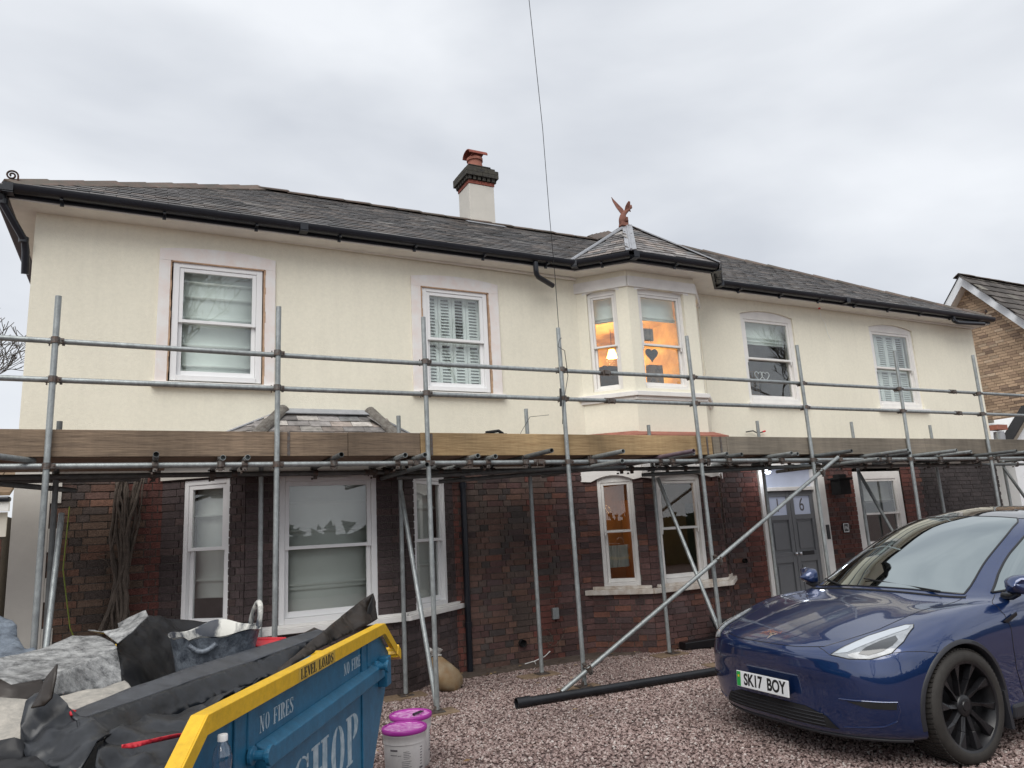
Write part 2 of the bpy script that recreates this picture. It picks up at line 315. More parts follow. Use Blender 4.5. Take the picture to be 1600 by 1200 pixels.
# gravel stones: instanced real stones
gb = MB(); gb.add([(.3, 4.2, 0), (3, 1.6, 0), (11, 1.6, 0), (15, 4, 0), (15, 8.5, 0), (1.5, 8.5, 0)], [(0, 1, 2, 3, 4, 5)])
gr = gb.build("gravel", M['gravel_base'], kind='stuff')
stone = mat("gravel_stone", (.30, .205, .19), .85, nscale=60, namt=.25, obj_random=.0, n2=.24)
t = stone.node_tree; oi = t.nodes.new("ShaderNodeObjectInfo"); cr = t.nodes.new("ShaderNodeValToRGB"); els = cr.color_ramp.elements
els[0].color = (.135, .095, .082, 1); els[0].position = 0; els[1].color = (.55, .50, .47, 1); els[1].position = 1
e = els.new(.35); e.color = (.245, .17, .155, 1); e = els.new(.72); e.color = (.35, .265, .245, 1); e = els.new(.93); e.color = (.42, .345, .315, 1)
t.links.new(oi.outputs['Random'], cr.inputs[0])
for l in list(t.links):
    if l.to_node.type == 'VECT_MATH' and l.from_node.type == 'RGB': t.links.new(cr.outputs[0], l.to_socket)
ng = bpy.data.node_groups.new("scatter_stones", 'GeometryNodeTree')
ng.interface.new_socket("Geometry", in_out='INPUT', socket_type='NodeSocketGeometry'); ng.interface.new_socket("Geometry", in_out='OUTPUT', socket_type='NodeSocketGeometry')
def G(t, **k):
    n = ng.nodes.new(t)
    for a, b in k.items(): setattr(n, a, b)
    return n
gi = G("NodeGroupInput"); gout = G("NodeGroupOutput"); dp = G("GeometryNodeDistributePointsOnFaces"); dp.inputs['Density'].default_value = 2500
ico = G("GeometryNodeMeshIcoSphere"); ico.inputs['Radius'].default_value = .011; ico.inputs['Subdivisions'].default_value = 1
sm = G("GeometryNodeSetMaterial"); sm.inputs['Material'].default_value = stone
iop = G("GeometryNodeInstanceOnPoints"); rv = G("FunctionNodeRandomValue", data_type='FLOAT_VECTOR'); rv.inputs[0].default_value = (.55, .5, .38); rv.inputs[1].default_value = (1.5, 1.25, .95)
rr = G("FunctionNodeRandomValue", data_type='FLOAT_VECTOR'); rr.inputs[0].default_value = (-.5, -.5, 0); rr.inputs[1].default_value = (.5, .5, 6.28); rr.inputs['Seed'].default_value = 5
l = ng.links.new
l(gi.outputs[0], dp.inputs['Mesh']); l(dp.outputs['Points'], iop.inputs['Points']); l(ico.outputs['Mesh'], sm.inputs['Geometry']); l(sm.outputs[0], iop.inputs['Instance'])
l(rv.outputs[0], iop.inputs['Scale']); l(rr.outputs[0], iop.inputs['Rotation']); l(iop.outputs[0], gout.inputs[0])
gr.modifiers.new("stones", 'NODES').node_group = ng

lf = MB(); rl = random.Random(31)
for i in range(420):
    x = rl.uniform(1.6, 12); y = 8.42-abs(rl.gauss(0, .55)) if rl.random() < .75 else rl.uniform(4.5, 8.3); a = rl.uniform(0, 6.3); L_ = rl.uniform(.012, .034); z = .022+rl.uniform(0, .012)
    lf.cur = rl.choice(((.20, .12, .05), (.12, .07, .035), (.28, .19, .09), (.09, .06, .04))); c, s_ = math.cos(a), math.sin(a)
    lf.add([(x+c*L_, y+s_*L_, z+.004), (x-s_*L_*.45, y+c*L_*.45, z+rl.uniform(0, .014)), (x-c*L_, y-s_*L_, z), (x+s_*L_*.45, y-c*L_*.45, z+.003)], [(0, 1, 2), (0, 2, 3)])
lf.build("leaf_litter", mat("dead_leaf", attr=True, rough=.8, nscale=40, namt=.2), kind='stuff')

# ================================================================== HOUSE
Y0 = 8.55; XL, XR = -1.1, 14.95; ZB = 2.5; ZT = 5.18
house = empty("detached_house", "long cream rendered two storey house with slate roof and dark brick ground floor", "house", (7, Y0, 0))
F0 = Frame(XL, Y0, XR, Y0)                       # s = x + 1.1
fx = lambda x: x-XL
UL = Frame(5.51, Y0, 6.02, 8.0); UF = Frame(6.02, 8.0, 7.24, 8.0); UR = Frame(7.24, 8.0, 7.80, Y0)     # upper bay
RL = Frame(5.42, Y0, 6.0, 8.0); RF = Frame(6.0, 8.0, 7.3, 8.0); RR = Frame(7.3, 8.0, 7.88, Y0)         # lower right bay
BL = Frame(.20, Y0, .95, 7.88); BF = Frame(.95, 7.88, 2.62, 7.88); BR = Frame(2.62, 7.88, 3.48, Y0)     # lower left bay

# --- upper wall
w = MB()
holes = [(fx(.20), fx(1.20), 3.42, 4.82), (fx(3.13), fx(4.09), 3.42, 4.82), (fx(5.60), fx(7.74), 2.9, 5.10), (fx(8.66), fx(9.86), 3.44, 5.02), (fx(11.80), fx(13.03), 3.44, 5.04)]
wall_boxes(w, F0, 0, F0.len, ZB, ZT, holes)
for a, b, zc in ((8.66, 9.86, 4.93), (11.80, 13.03, 4.95)):     # segmental heads
    for lo, hi in ((0, 5), (5, 10)):
        A = [(fx(x), z) for x, z in arc(a, b, zc, .075)][lo:hi+1]; e = A[0][0] if lo == 0 else A[-1][0]
        F0.poly(w, A+([(A[-1][0], 5.045), (A[0][0], 5.045)]), -.12, -.001)
w.box(XL, XL+.25, Y0+.25, 13.6, 0, ZT); w.box(XR-.25, XR, Y0+.25, 17, 0, ZT); w.box(XL+.25, XR-.25, 16.7, 16.95, 0, ZT)
w.build("render_wall", M['cream'], house)
# inner lining that keeps the rooms dark
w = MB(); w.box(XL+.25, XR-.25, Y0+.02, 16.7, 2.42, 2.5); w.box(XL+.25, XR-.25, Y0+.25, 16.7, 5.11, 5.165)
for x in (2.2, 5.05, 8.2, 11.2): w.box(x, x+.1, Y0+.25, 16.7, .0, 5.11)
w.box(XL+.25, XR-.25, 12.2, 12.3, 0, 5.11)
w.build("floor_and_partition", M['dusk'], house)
# --- upper bay
w = MB()
wall_boxes(w, UL, 0, UL.len, 2.72, ZT, [(.15, .58, 3.47, 4.93)], -.16, 0)
wall_boxes(w, UF, 0, UF.len, 2.72, ZT, [(.17, 1.0, 3.47, 4.93)], -.16, 0)
wall_boxes(w, UR, 0, UR.len, 2.72, ZT, [(.2, .62, 3.47, 4.93)], -.16, 0)
w.build("upper_bay", M['cream'], house)
w = MB()
for fr, a, b in ((UL, -.03, UL.len), (UF, -.0, UF.len), (UR, 0, UR.len+.02)):
    fr.box(w, a, b, 0.001, .025, 4.93, 5.085)
    A = arc(a+.12, b-.12, 4.89, .05, 8); 
    fr.poly(w, A+[(b-.12, 4.96), (a+.12, 4.96)], -.10, .003)
w.build("bay_lintel", M['trimw'], house, bevel=.004)
w = MB()
for fr, a, b in ((UL, -.06, UL.len+.03), (UF, -.03, UF.len+.03), (UR, -.03, UR.len+.05)):
    fr.box(w, a, b, -.05, .07, 3.35, 3.415)
    fr.box(w, a, b, -.05, .03, 3.30, 3.349)
w.build("bay_sill", M['trimw'], house, bevel=.006)
# terracotta edged roof of lower right bay
w = MB()
P = [(5.20, Y0), (5.86, 7.80), (7.42, 7.80), (8.08, Y0)]
for i in range(3):
    a, b = P[i], P[i+1]; a2 = (a[0]*.9+6.65*.1, min(Y0, a[1]+.22)); b2 = (b[0]*.9+6.65*.1, min(Y0, b[1]+.22))
    w.hexa([(*a, 2.74), (*b, 2.74), (*b2, 2.80), (*a2, 2.80), (*a, 2.79), (*b, 2.79), (*b2, 2.87), (*a2, 2.87)])
w.prism([(x, y, 2.70) for x, y in [(5.3, Y0), (5.92, 7.87), (7.36, 7.87), (8.0, Y0)]], (0, 0, .05))
w.build("bay_roof_edge", M['terra'], house)

# --- brickwork -----------------------------------------------------
BR_ALL = []
def bcol(kind):
    b = rnd.random(); v = rnd.uniform(.75, 1.25)
    if kind == 'mix': c = (.140, .080, .064) if b < .45 else (.112, .080, .068) if b < .78 else (.16, .088, .064) if b < .86 else (.075, .060, .056)
    elif kind == 'red': c = (.155, .055, .043) if b < .7 else (.125, .055, .046)
    elif kind == 'dark': c = (.085, .062, .062) if b < .8 else (.105, .07, .065)
    elif kind == 'plum': c = (.112, .060, .055) if b < .6 else (.082, .053, .052) if b < .9 else (.16, .07, .05)
    elif kind == 'brown': c = (.145, .095, .068) if b < .6 else (.17, .09, .062) if b < .85 else (.09, .068, .058)
    elif kind == 'shadowed': c = (.055, .045, .045)  # shadow at the wall's right end, painted into the brick colour
    elif kind == 'buff': c = (.47, .335, .225) if b < .5 else (.40, .28, .19) if b < .75 else (.54, .41, .29) if b < .9 else (.30, .21, .15)
    return tuple(x*v*(.97 if kind != 'buff' else 1) for x in c)
def brick_run(store, fr, s0, s1, z0, z1, holes, kind, course=.075, L=.215, gap=.010, face=.0, thick=.05):
    n = int(round((z1-z0)/course))
    for k in range(n):
        z = z0+k*course; zt = z+course-gap
        if zt > z1+.005: break
        iv = [(s0, s1)]
        for (a, b, c, d) in holes:
            if zt > c and z < d:
                nv = []
                for (p, q) in iv:
                    if b <= p or a >= q: nv.append((p, q)); continue
                    if a > p: nv.append((p, a))
                    if b < q: nv.append((b, q))
                iv = nv
        for (p, q) in iv:
            s = s0+(-(L+gap)*.75 if k % 2 else 0) + ((k*7) % 3)*.004; i = k % 2
            while s < q:
                l = L if i % 2 == 0 else L*.48
                if kind == 'buff' or kind == 'mixs': l = L
                a, b = max(s, p), min(s+l, q)
                if b-a > .012:
                    pr = face+rnd.uniform(-.003, .004); kk = kind(fr.p((a+b)/2, 0, z)) if callable(kind) else kind
                    mb = (fr, a, b, pr-thick, pr, z+rnd.uniform(-.001, .001), zt+rnd.uniform(-.001, .001), bcol(kk)); store.append(mb)
                s += l+gap; i += 1
def emit_bricks(store, parent, material, camrank, name="brick", limit=300):
    store.sort(key=camrank); big, rest = store[:limit], store[limit:]
    for (fr, a, b, d0, d1, z0, z1, c) in big:
        m_ = MB(); m_.cur = c; fr.box(m_, a, b, d0, d1, z0, z1); m_.build(name, material, parent)
    if rest:
        m_ = MB()
        for (fr, a, b, d0, d1, z0, z1, c) in rest: m_.cur = c; fr.box(m_, a, b, d0, d1, z0, z1)
        m_.build(name+"_mass", material, parent, kind='stuff')
def vis_rank(it):
    fr, a, b, d0, d1, z0, z1, c = it; p = fr.p((a+b)/2, 0, (z0+z1)/2); pen = 0
    if p.x < 1.5 and p.z < 1.25: pen = 20
    if p.x < 2.6 and p.z < .55: pen = 20
    if p.x > 9 and p.z < 1.2: pen = 20
    if p.z > 2.4: pen = 20
    return p.length+pen
# mortar backing (holes for openings)
H0 = [(fx(.25), fx(3.45), 0, 2.45), (fx(5.5), fx(7.8), 0, 2.45), (fx(8.62), fx(10.07), 0, 2.45), (fx(10.80), fx(12.07), .9, 2.36)]
HBL = [(.27, .82, .80, 2.32)]; HBF = [(.33, 1.36, .80, 2.32)]; HBR = [(.20, .90, .80, 2.32)]
HRL = [(.17, .66, .80, 2.30)]; HRF = [(.20, .98, .80, 2.30)]; HRR = [(.2, .6, .8, 2.3)]
w = MB()
wall_boxes(w, F0, 0, F0.len, 0, ZB-.002, H0, -.25, -.012)
for fr, h in ((BL, HBL), (BF, HBF), (BR, HBR), (RL, HRL), (RF, HRF), (RR, HRR)): wall_boxes(w, fr, .01, fr.len-.01, 0, 2.46, h, -.12, -.012)
bw = w.build("brick_wall", M['mortar'], house)
def zone(p):
    x = p.x
    if x < -.02: return 'brown' if p.z < 2.15 else 'mix'
    if x < .26: return 'red'
    if 3.40 < x < 3.56: return 'red'
    if x < 4.55: return 'mix' if rnd.random() < .8 else 'plum'
    if x < 5.0: return 'red' if rnd.random() < .55 else 'mix'
    if x < 5.5: return 'plum'
    if x < 8.28: return 'plum' if rnd.random() < .7 else 'dark'
    if x < 8.62: return 'red'
    if x < 10.7: return 'red' if rnd.random() < .6 else 'plum'
    if x < 12.4: return 'red'
    return 'shadowed' if x > 12.6 else 'plum'
HB = [(0, fx(-.79), 0, 3)] + [(h[0], h[1], h[2], h[3]) for h in H0]
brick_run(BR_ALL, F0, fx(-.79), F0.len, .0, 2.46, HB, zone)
for fr, h, k in ((BL, HBL, 'dark'), (BF, HBF, 'dark'), (BR, HBR, 'dark'), (RL, HRL, 'plum'), (RF, HRF, 'plum'), (RR, HRR, 'plum')):
    brick_run(BR_ALL, fr, .004, fr.len-.004, .0, 2.46, h, k)
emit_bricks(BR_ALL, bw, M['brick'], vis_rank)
# cream corner strip and toothed blocks
w = MB(); F0.box(w, 0, fx(-.795), -.012, .012, 0, 2.5)
w.build("corner_strip", M['cream2'], house, bevel=.003)
for k in range(6):
    w = MB(); z = .26+.47*k; F0.box(w, fx(-.795)+.002, fx(-.70), -.012, .014, z, min(z+.225, 2.49)); w.build("quoin_block", M['cream2'], house, bevel=.004)

# --- windows -------------------------------------------------------
def window(fr, a, b, z0, z1, d=-.10, fw=.055, zm=None, kind='upvc', head=None, blindf=None, offs=.0, pane='pane', horns=False, sash=.045, opened=0):
    """outer frame, two sliding sashes, two panes"""
    mt = M['upvc'] if kind == 'upvc' else M['trimw']
    w = MB(); fr.box(w, a, a+fw, d-.06, d+.04, z0, z1); fr.box(w, b-fw, b, d-.06, d+.04, z0, z1)
    if head: fr.poly(w, arc(a+.0, b-.0, z1-.0, head, 10)+[(b, z1-fw), (a, z1-fw)], d-.06, d+.039)
    else: fr.box(w, a+fw, b-fw, d-.06, d+.04, z1-fw, z1)
    fr.box(w, a+fw, b-fw, d-.06, d+.055, z0, z0+fw*.9)
    o = w.build("window", mt, house, bevel=.004)
    zm = zm or (z0+z1)/2
    ia, ib, iz0, iz1 = a+fw, b-fw, z0+fw*.9, z1-fw
    for (lo, hi, dd, nm) in ((zm-.02, iz1, d+.012, 0), (iz0, zm+.02, d-.028, 1)):
        s = MB(); e = .002
        fr.box(s, ia+e, ia+sash, dd-.018, dd+.018, lo, hi-e); fr.box(s, ib-sash, ib-e, dd-.018, dd+.018, lo, hi-e)
        top = sash if nm == 0 else sash*.8; bot = sash*.8 if nm == 0 else sash*1.35
        fr.box(s, ia+sash, ib-sash, dd-.018, dd+.018, hi-top, hi-e); fr.box(s, ia+sash, ib-sash, dd-.018, dd+.018, lo+e, lo+bot)
        if horns and nm == 0:
            for xx in (ia+.004, ib-sash+.004): fr.poly(s, [(xx, lo), (xx+.03, lo), (xx+.022, lo-.05), (xx+.01, lo-.06)], dd-.016, dd+.016)
        s.build("sash", mt, o, bevel=.003)
        g_ = MB(); fr.box(g_, ia+sash-.004, ib-sash+.004, dd-.004, dd+.0, lo+bot-.004, hi-top+.004); g_.build("pane", M[pane], o)
    if blindf: blindf(fr, ia, ib, iz0, iz1, d-.10, o)
    return o
def sill(fr, a, b, z, par, h=.05, d1=.07, m='trimw'):
    w = MB(); fr.box(w, a, b, -.08, d1, z-h, z); w.build("sill", M[m], par, bevel=.006)
def roman(folds, material, bot=0.0, full=True):
    def f(fr, a, b, z0, z1, d, par):
        w = MB(); zb = z0+bot; n = 90; zs = [zb+(z1-zb)*i/n for i in range(n+1)]; pts = []
        for z in zs:
            off = 0
            for fz in folds: off += .034*math.exp(-((z-fz)/.010)**2)+.016*math.exp(-(max(0, z-fz)/.05)**2)*(1 if z >= fz else 0)
            pts.append((z, d+off))
        vs = [fr.p(s, o_, z) for z, o_ in pts for s in (a+.005, b-.005)]
        w.add(vs, [(2*i, 2*i+1, 2*i+3, 2*i+2) for i in range(n)]); w.build("blind", M[material], par, smooth=True, solid=.003)
    return f
def shutters(nl, cols, gap=.0, openc=None):
    def f(fr, a, b, z0, z1, d, par):
        W_ = (b-a)/cols
        for tier in (0, 1):
            lo = z0 if tier == 0 else (z0+z1)/2+.01; hi = (z0+z1)/2-.01 if tier == 0 else z1
            for c in range(cols):
                w = MB(); s0 = a+c*W_+.003; s1 = s0+W_-.006
                fr.box(w, s0, s0+.04, d-.012, d+.012, lo, hi); fr.box(w, s1-.04, s1, d-.012, d+.012, lo, hi)
                fr.box(w, s0+.04, s1-.04, d-.012, d+.012, lo, lo+.05); fr.box(w, s0+.04, s1-.04, d-.012, d+.012, hi-.04, hi)
                n = int((hi-lo-.09)/.042); tilt = .004 if (openc is not None and tier == 1 and c == openc) else .021
                for k in range(n):
                    z = lo+.05+(k+.5)*.042
                    w.hexa([fr.p(s0+.04, d+.02, z-tilt), fr.p(s1-.04, d+.02, z-tilt), fr.p(s1-.04, d-.018, z+tilt-.004), fr.p(s0+.04, d-.018, z+tilt-.004),
                            fr.p(s0+.04, d+.02, z-tilt+.006), fr.p(s1-.04, d+.02, z-tilt+.006), fr.p(s1-.04, d-.018, z+tilt+.002), fr.p(s0+.04, d-.018, z+tilt+.002)])
                w.build("shutter_panel", M['shutter'], par)
    return f
def surround(a, b, z0, z1, ia, ib, iz1, rise=.05):
    w = MB(); s = lambda x: fx(x)
    F0.box(w, s(a), s(ia), .001, .028, z0, iz1); F0.box(w, s(ib), s(b), .001, .028, z0, iz1)
    F0.poly(w, [(s(a), iz1), (s(b), iz1)]+[(s(x), z) for x, z in reversed(arc(a, b, z1, rise))], .001, .028)
    w.build("window_surround", M['trim'], house, bevel=.004)
    w = MB()
    for x0, x1 in ((ia-.004, ia+.012), (ib-.014, ib+.006)):
        z = z0+.02
        while z < iz1:
            h = rnd.uniform(.05, .16); e = rnd.uniform(-.004, .006)
            F0.box(w, s(x0+e*.3), s(x1+e), -.02, .0295, z, min(z+h, iz1)); z += h
    F0.box(w, s(ia), s(ib), -.02, .0295, iz1-.012, iz1+.003)
    w.build("raw_joint", M['putty'], house)
surround(.08, 1.32, 3.40, 4.92, .20, 1.20, 4.79); surround(3.0, 4.24, 3.40, 4.93, 3.13, 4.09, 4.80)
o = window(F0, fx(.225), fx(1.175), 3.43, 4.79, d=-.03, fw=.065, blindf=roman([3.62, 3.86, 4.10, 4.18, 4.42, 4.6], 'blindg')); sill(F0, fx(.05), fx(1.34), 3.405, o, .055)
o = window(F0, fx(3.15), fx(4.07), 3.43, 4.80, d=-.03, fw=.06, blindf=shutters(12, 4, openc=2)); sill(F0, fx(2.98), fx(4.27), 3.405, o, .05)
o = window(F0, fx(8.66), fx(9.86), 3.44, 4.935, d=-.07, fw=.085, kind='w', head=.07, horns=True, blindf=roman([4.45, 4.50, 4.56], 'blindg', bot=.93)); sill(F0, fx(8.60), fx(9.95), 3.43, o, .045)
o = window(F0, fx(11.80), fx(13.03), 3.44, 4.955, d=-.07, fw=.085, kind='w', head=.07, horns=True, blindf=shutters(10, 4, openc=3)); sill(F0, fx(11.72), fx(13.1), 3.43, o, .045)
window(UL, .15, .58, 3.47, 4.90, d=-.09, fw=.045, kind='w', head=.045, zm=4.12, blindf=roman([4.50, 4.54], 'blindg', bot=.98), sash=.035)
window(UF, .17, 1.0, 3.47, 4.91, d=-.09, fw=.055, kind='w', head=.045, zm=4.12, horns=True, blindf=roman([4.50, 4.54], 'blindg', bot=.98), sash=.04)
window(UR, .2, .62, 3.47, 4.86, d=-.09, fw=.045, kind='w', zm=4.12)
# ground floor
window(BL, .27, .82, .83, 2.32, d=-.05, fw=.05, zm=1.62, pane='paned', blindf=roman([1.3, 1.95], 'blind', bot=.25))
window(BF, .33, 1.36, .83, 2.32, d=-.05, fw=.06, zm=1.58, pane='paned', blindf=roman([1.16, 1.2, 1.75, 2.05], 'blind'))
w = MB(); BF.box(w, .70, 1.05, .0, .012, 2.27, 2.30); w.build("vent_strip", M['upvc'], house, bevel=.003)
window(BR, .20, .90, .83, 2.32, d=-.05, fw=.05, zm=1.58, pane='paned', blindf=roman([1.3, 1.95], 'blind'))
w = MB()
for fr, a, b in ((BL, -.03, BL.len+.02), (BF, -.02, BF.len+.02), (BR, -.02, BR.len+.1)): fr.box(w, a, b, -.06, .07, .745, .80); fr.box(w, a+.02, b-.02, -.06, .03, .80, .83)
w.build("bay_sill", M['trimw'], house, bevel=.005)
w = MB()
for fr, a, b in ((BL, 0, BL.len), (BF, 0, BF.len), (BR, 0, BR.len)): fr.box(w, a, b, -.06, .03, 2.34, 2.48)
w.build("bay_fascia", M['cream2'], house)
window(RL, .17, .66, .84, 2.25, d=-.06, fw=.05, kind='w', head=.06, zm=1.55, pane='paned', horns=True, sash=.035)
window(RF, .20, .98, .84, 2.25, d=-.06, fw=.06, kind='w', head=.06, zm=1.55, pane='paned', horns=True, sash=.04)
w = MB()
for fr, a, b in ((RL, -.08, RL.len+.02), (RF, -.02, RF.len+.02), (RR, -.02, RR.len+.02)): fr.box(w, a, b, -.06, .075, .735, .80); fr.box(w, a+.1, b-.02, -.06, .02, .80, .84)
w.build("bay_sill", M['flaky'], house, bevel=.006)
w = MB()
for fr, a, b in ((RL, -.06, RL.len), (RF, 0, RF.len), (RR, 0, RR.len)):
    fr.box(w, a, b, -.06, .03, 2.30, 2.47)
    A = arc(a+.16, b-.12, 2.22, .075, 8); fr.poly(w, [(a, 2.30), (a, 2.235), (a+.16, 2.22)]+A[1:]+[(b, 2.24), (b, 2.30)], -.06, .029)
w.build("bay_fascia", M['trimw'], house)
o = window(F0, fx(10.82), fx(12.05), .95, 2.30, d=-.06, fw=.13, kind='w', zm=1.58, pane='paned', blindf=roman([1.8], 'blindd', bot=.70), sash=.04)

# --- interiors
w = MB(); x0, x1, y0, y1, z0, z1 = 5.16, 8.19, 8.0, 11.4, 2.9, 5.10
w.box(x0, x1, y1, y1+.02, z0, z1); w.box(x0, x0+.02, Y0+.3, y1, z0, z1); w.box(x1-.02, x1, Y0+.3, y1, z0, z1); w.box(x0, x1, Y0+.26, y1, z1-.02, z1); w.prism([(x, y, z1-.02) for x, y in [(5.62, Y0+.25), (6.12, 8.2), (7.14, 8.2), (7.66, Y0+.25)]], (0, 0, .02))
w.build("room_wall", M['warm'], house)
w = MB(); w.box(x0, x1, Y0+.26, y1, z0, z0+.02); w.prism([(x, y, z0) for x, y in [(5.62, Y0+.25), (6.12, 8.2), (7.14, 8.2), (7.66, Y0+.25)]], (0, 0, .02)); w.build("room_floor", M['floor_in'], house)
for (x, z, ww, hh) in ((7.35, 4.35, .3, .42), (7.75, 3.95, .5, .5), (6.95, 4.02, .3, .3), (7.3, 4.9, .25, .2), (6.9, 4.6, .35, .45)):
    w = MB(); w.box(x-ww/2, x+ww/2, y1-.03, y1-.002, z-hh/2, z+hh/2); f = w.build("picture", M['art'], house)
    w = MB(); w.box(x-ww/2-.02, x+ww/2+.02, y1-.024, y1-.001, z-hh/2-.02, z-hh/2-.0005); w.box(x-ww/2-.02, x+ww/2+.02, y1-.024, y1-.001, z+hh/2+.0005, z+hh/2+.02); w.build("picture_frame", M['pinewood'], f)
w = MB(); w.box(6.55, 6.95, 9.6, 9.9, 2.92, 4.12); w.box(6.6, 6.9, 9.55, 9.95, 4.12, 4.16); w.build("cabinet", M['black'], house)
w = MB(); w.box(7.0, 7.25, 8.9, 9.0, 2.92, 4.05); w.build("tall_box", M['art'], house)
w = MB(); hp = []
for i in range(28):
    t_ = 2*math.pi*i/28; hp.append((.0068*16*math.sin(t_)**3, .0068*(13*math.cos(t_)-5*math.cos(2*t_)-2*math.cos(3*t_)-math.cos(4*t_))))
UF.poly(w, [(.50+a, 4.02+b) for a, b in hp], -.23, -.21); w.tube([UF.p(.50, -.22, 4.07), UF.p(.50, -.22, 4.44)], .003, 4)
w.build("hanging_heart", M['matblack'], house)
w = MB(); UF.box(w, .42, .60, -.30, -.27, 4.24, 4.42); w.build("picture", M['art'], house)
lp = (7.44, 10.5, 4.62)
w = MB(); w.lathe([(.05, .09), (.10, -.06), (.09, -.06), (.045, .085)], lp, 16)
w.build("lamp_shade", M['shade'], house, smooth=True)
w = MB(); w.tube([(lp[0], lp[1], lp[2]+.09), (lp[0], lp[1], 5.1)], .006, 5); w.build("lamp_cord", M['black'], house)
def plight(loc, e, col, r=.08):
    d_ = bpy.data.lights.new("lamp_light", 'POINT'); d_.energy = e; d_.color = col; d_.shadow_soft_size = r; q = bpy.data.objects.new("lamp_light", d_); COL.objects.link(q); q.location = loc
plight((lp[0]-.1, lp[1]-.05, lp[2]-.16), 42, (1, .70, .34))
# lower bay room
w = MB(); w.box(5.16, 8.19, 11.0, 11.02, 0, 2.4); w.box(5.16, 5.18, Y0+.3, 11, 0, 2.4); w.box(5.16, 8.16, Y0, 11, 2.38, 2.40); w.build("room_wall", M['warmdim'], house); w = MB(); w.box(8.17, 8.19, Y0+.3, 11, 0, 2.4); w.box(7.75, 8.165, 9.3, 9.9, 0, 1.9); w.box(7.9, 8.165, 10.0, 10.5, 1.2, 1.7); w.build("room_wall", M['dark'], house)  # right wall mesh coloured dark so its window pane looks unlit
w = MB(); w.box(7.7, 8.16, 10.5, 10.98, 0.1, 2.05); w.box(6.6, 7.2, 10.9, 10.98, .1, 2.1); w.build("inner_door", M['pinewood'], house)
w = MB(); pts = []
for i in range(25): pts.append((5.75+.012*math.sin(i*1.1)+.45*i/24, 8.75+.02*math.sin(i*1.9)))
w.add([(x, y, z) for (x, y) in pts for z in (1.05, 1.35)], [(2*i, 2*i+1, 2*i+3, 2*i+2) for i in range(24)]); w.build("net_curtain", M['blind'], house, solid=.004)
plight((6.0, 9.9, 2.1), 6, (1, .6, .25)); plight((7.0, 10.4, 1.9), 3, (1, .6, .25))
# blue-green box room behind lower-left windows, things on the sills
w = MB(); BL.box(w, .58, .76, -.42, -.24, .90, 1.12); w.build("desk_box", M['black'], house)
# bits behind window four: shelf, heart ornament
w = MB(); 
for sx in (-.075, .075):
    w.tube([F0.p(fx(9.16)+sx+a*.8, -.16, 3.93+b*.8) for a, b in hp+[hp[0]]], .006, 5)
w.build("wire_hearts", M['white'], house)
w = MB(); w.box(8.6, 9.0, 9.6, 10, 2.92, 4.25); w.box(9.5, 10.4, 10, 10.4, 2.92, 4.35); w.build("cabinet", M['pinewood'], house)
w = MB(); w.box(9.05, 9.3, 9.3, 9.35, 4.1, 4.22); w.build("paper_card", M['white'], house)

# --- front door
w = MB()
F0.box(w, fx(8.63), fx(8.72), -.1, .03, 0, 2.42); F0.box(w, fx(8.745), fx(8.80), -.1, .0, 0, 2.42); F0.box(w, fx(9.86), fx(9.90), -.1, .0, 0, 2.42); F0.box(w, fx(9.93), fx(10.07), -.1, .03, 0, 2.42)
F0.box(w, fx(8.80), fx(9.86), -.12, -.02, 2.02, 2.08); F0.box(w, fx(8.63), fx(10.07), -.1, .029, 2.42, 2.5)
w.build("door_frame", M['trimw'], house, bevel=.005)
w = MB(); z = .95
while z < 1.98:
    h = rnd.uniform(.04, .09); F0.box(w, fx(9.905)+rnd.uniform(-.008, .0), fx(9.935)+rnd.uniform(-.004, .012), -.02, .035+rnd.uniform(-.001, .002), z, z+h); z += h*.97
w.build("torn_paint_strip", M['white'], house)
w = MB(); F0.box(w, fx(8.80), fx(9.86), -.09, -.08, 2.08, 2.42); w.build("fanlight_pane", M['frost'], house)
for k, (a, b, num) in enumerate(((8.805, 9.325, "1"), (9.335, 9.855, "6"))):
    d = MB(); d0, d1 = -.10, -.06
    A, B_ = fx(a), fx(b); st = .075
    F0.box(d, A, A+st, d0, d1, .03, 2.01); F0.box(d, B_-st, B_, d0, d1, .03, 2.01)
    for z_a, z_b in ((.03, .22), (.90, 1.0), (1.0, 1.06), (1.56, 1.64), (1.93, 2.01)): F0.box(d, A+st, B_-st, d0, d1, z_a, z_b)
    F0.box(d, A+st, B_-st, d0+.005, d0+.015, .22, 1.60)
    for z_a, z_b in ((.26, .86), (1.10, 1.52)): F0.box(d, A+st+.035, B_-st-.035, d0+.015, d0+.028, z_a, z_b)
    o = d.build("front_door", M['doorgrey'], house, bevel=.004)
    g_ = MB(); F0.box(g_, A+st, B_-st, d0+.01, d0+.02, 1.64, 1.93); g_.build("door_pane", M['frost'], o)
    textobj(num, .30, "house_number", M['ink'], o, F0.mat4((A+B_)/2, -.078, 1.785), .001, sx=.8)
    hd = MB(); xx = B_-.04 if k == 0 else A+.04; hd.lathe([(.0, .05), (.022, .045), (.026, .03), (.012, .018), (.012, 0)], (0, 0, 0), 14, 'y')
    ob = hd.build("door_knob", M['chrome'], o, smooth=True, local=True); ob.location = F0.p(xx, -.055, 1.03)-wloc(o); ob.rotation_euler = (0, 0, math.pi)
w = MB(); F0.box(w, fx(9.47), fx(9.72), -.062, -.052, 1.0, 1.06); w.build("letterbox", M['black'], house)
w = MB(); F0.box(w, fx(9.96), fx(10.03), .03, .045, 1.22, 1.45); w.build("doorbell", M['black'], house, bevel=.005)
w = MB(); F0.box(w, fx(10.38), fx(10.52), .006, .018, 1.30, 1.46); nb = w.build("number_plaque", M['black'], house, bevel=.003)
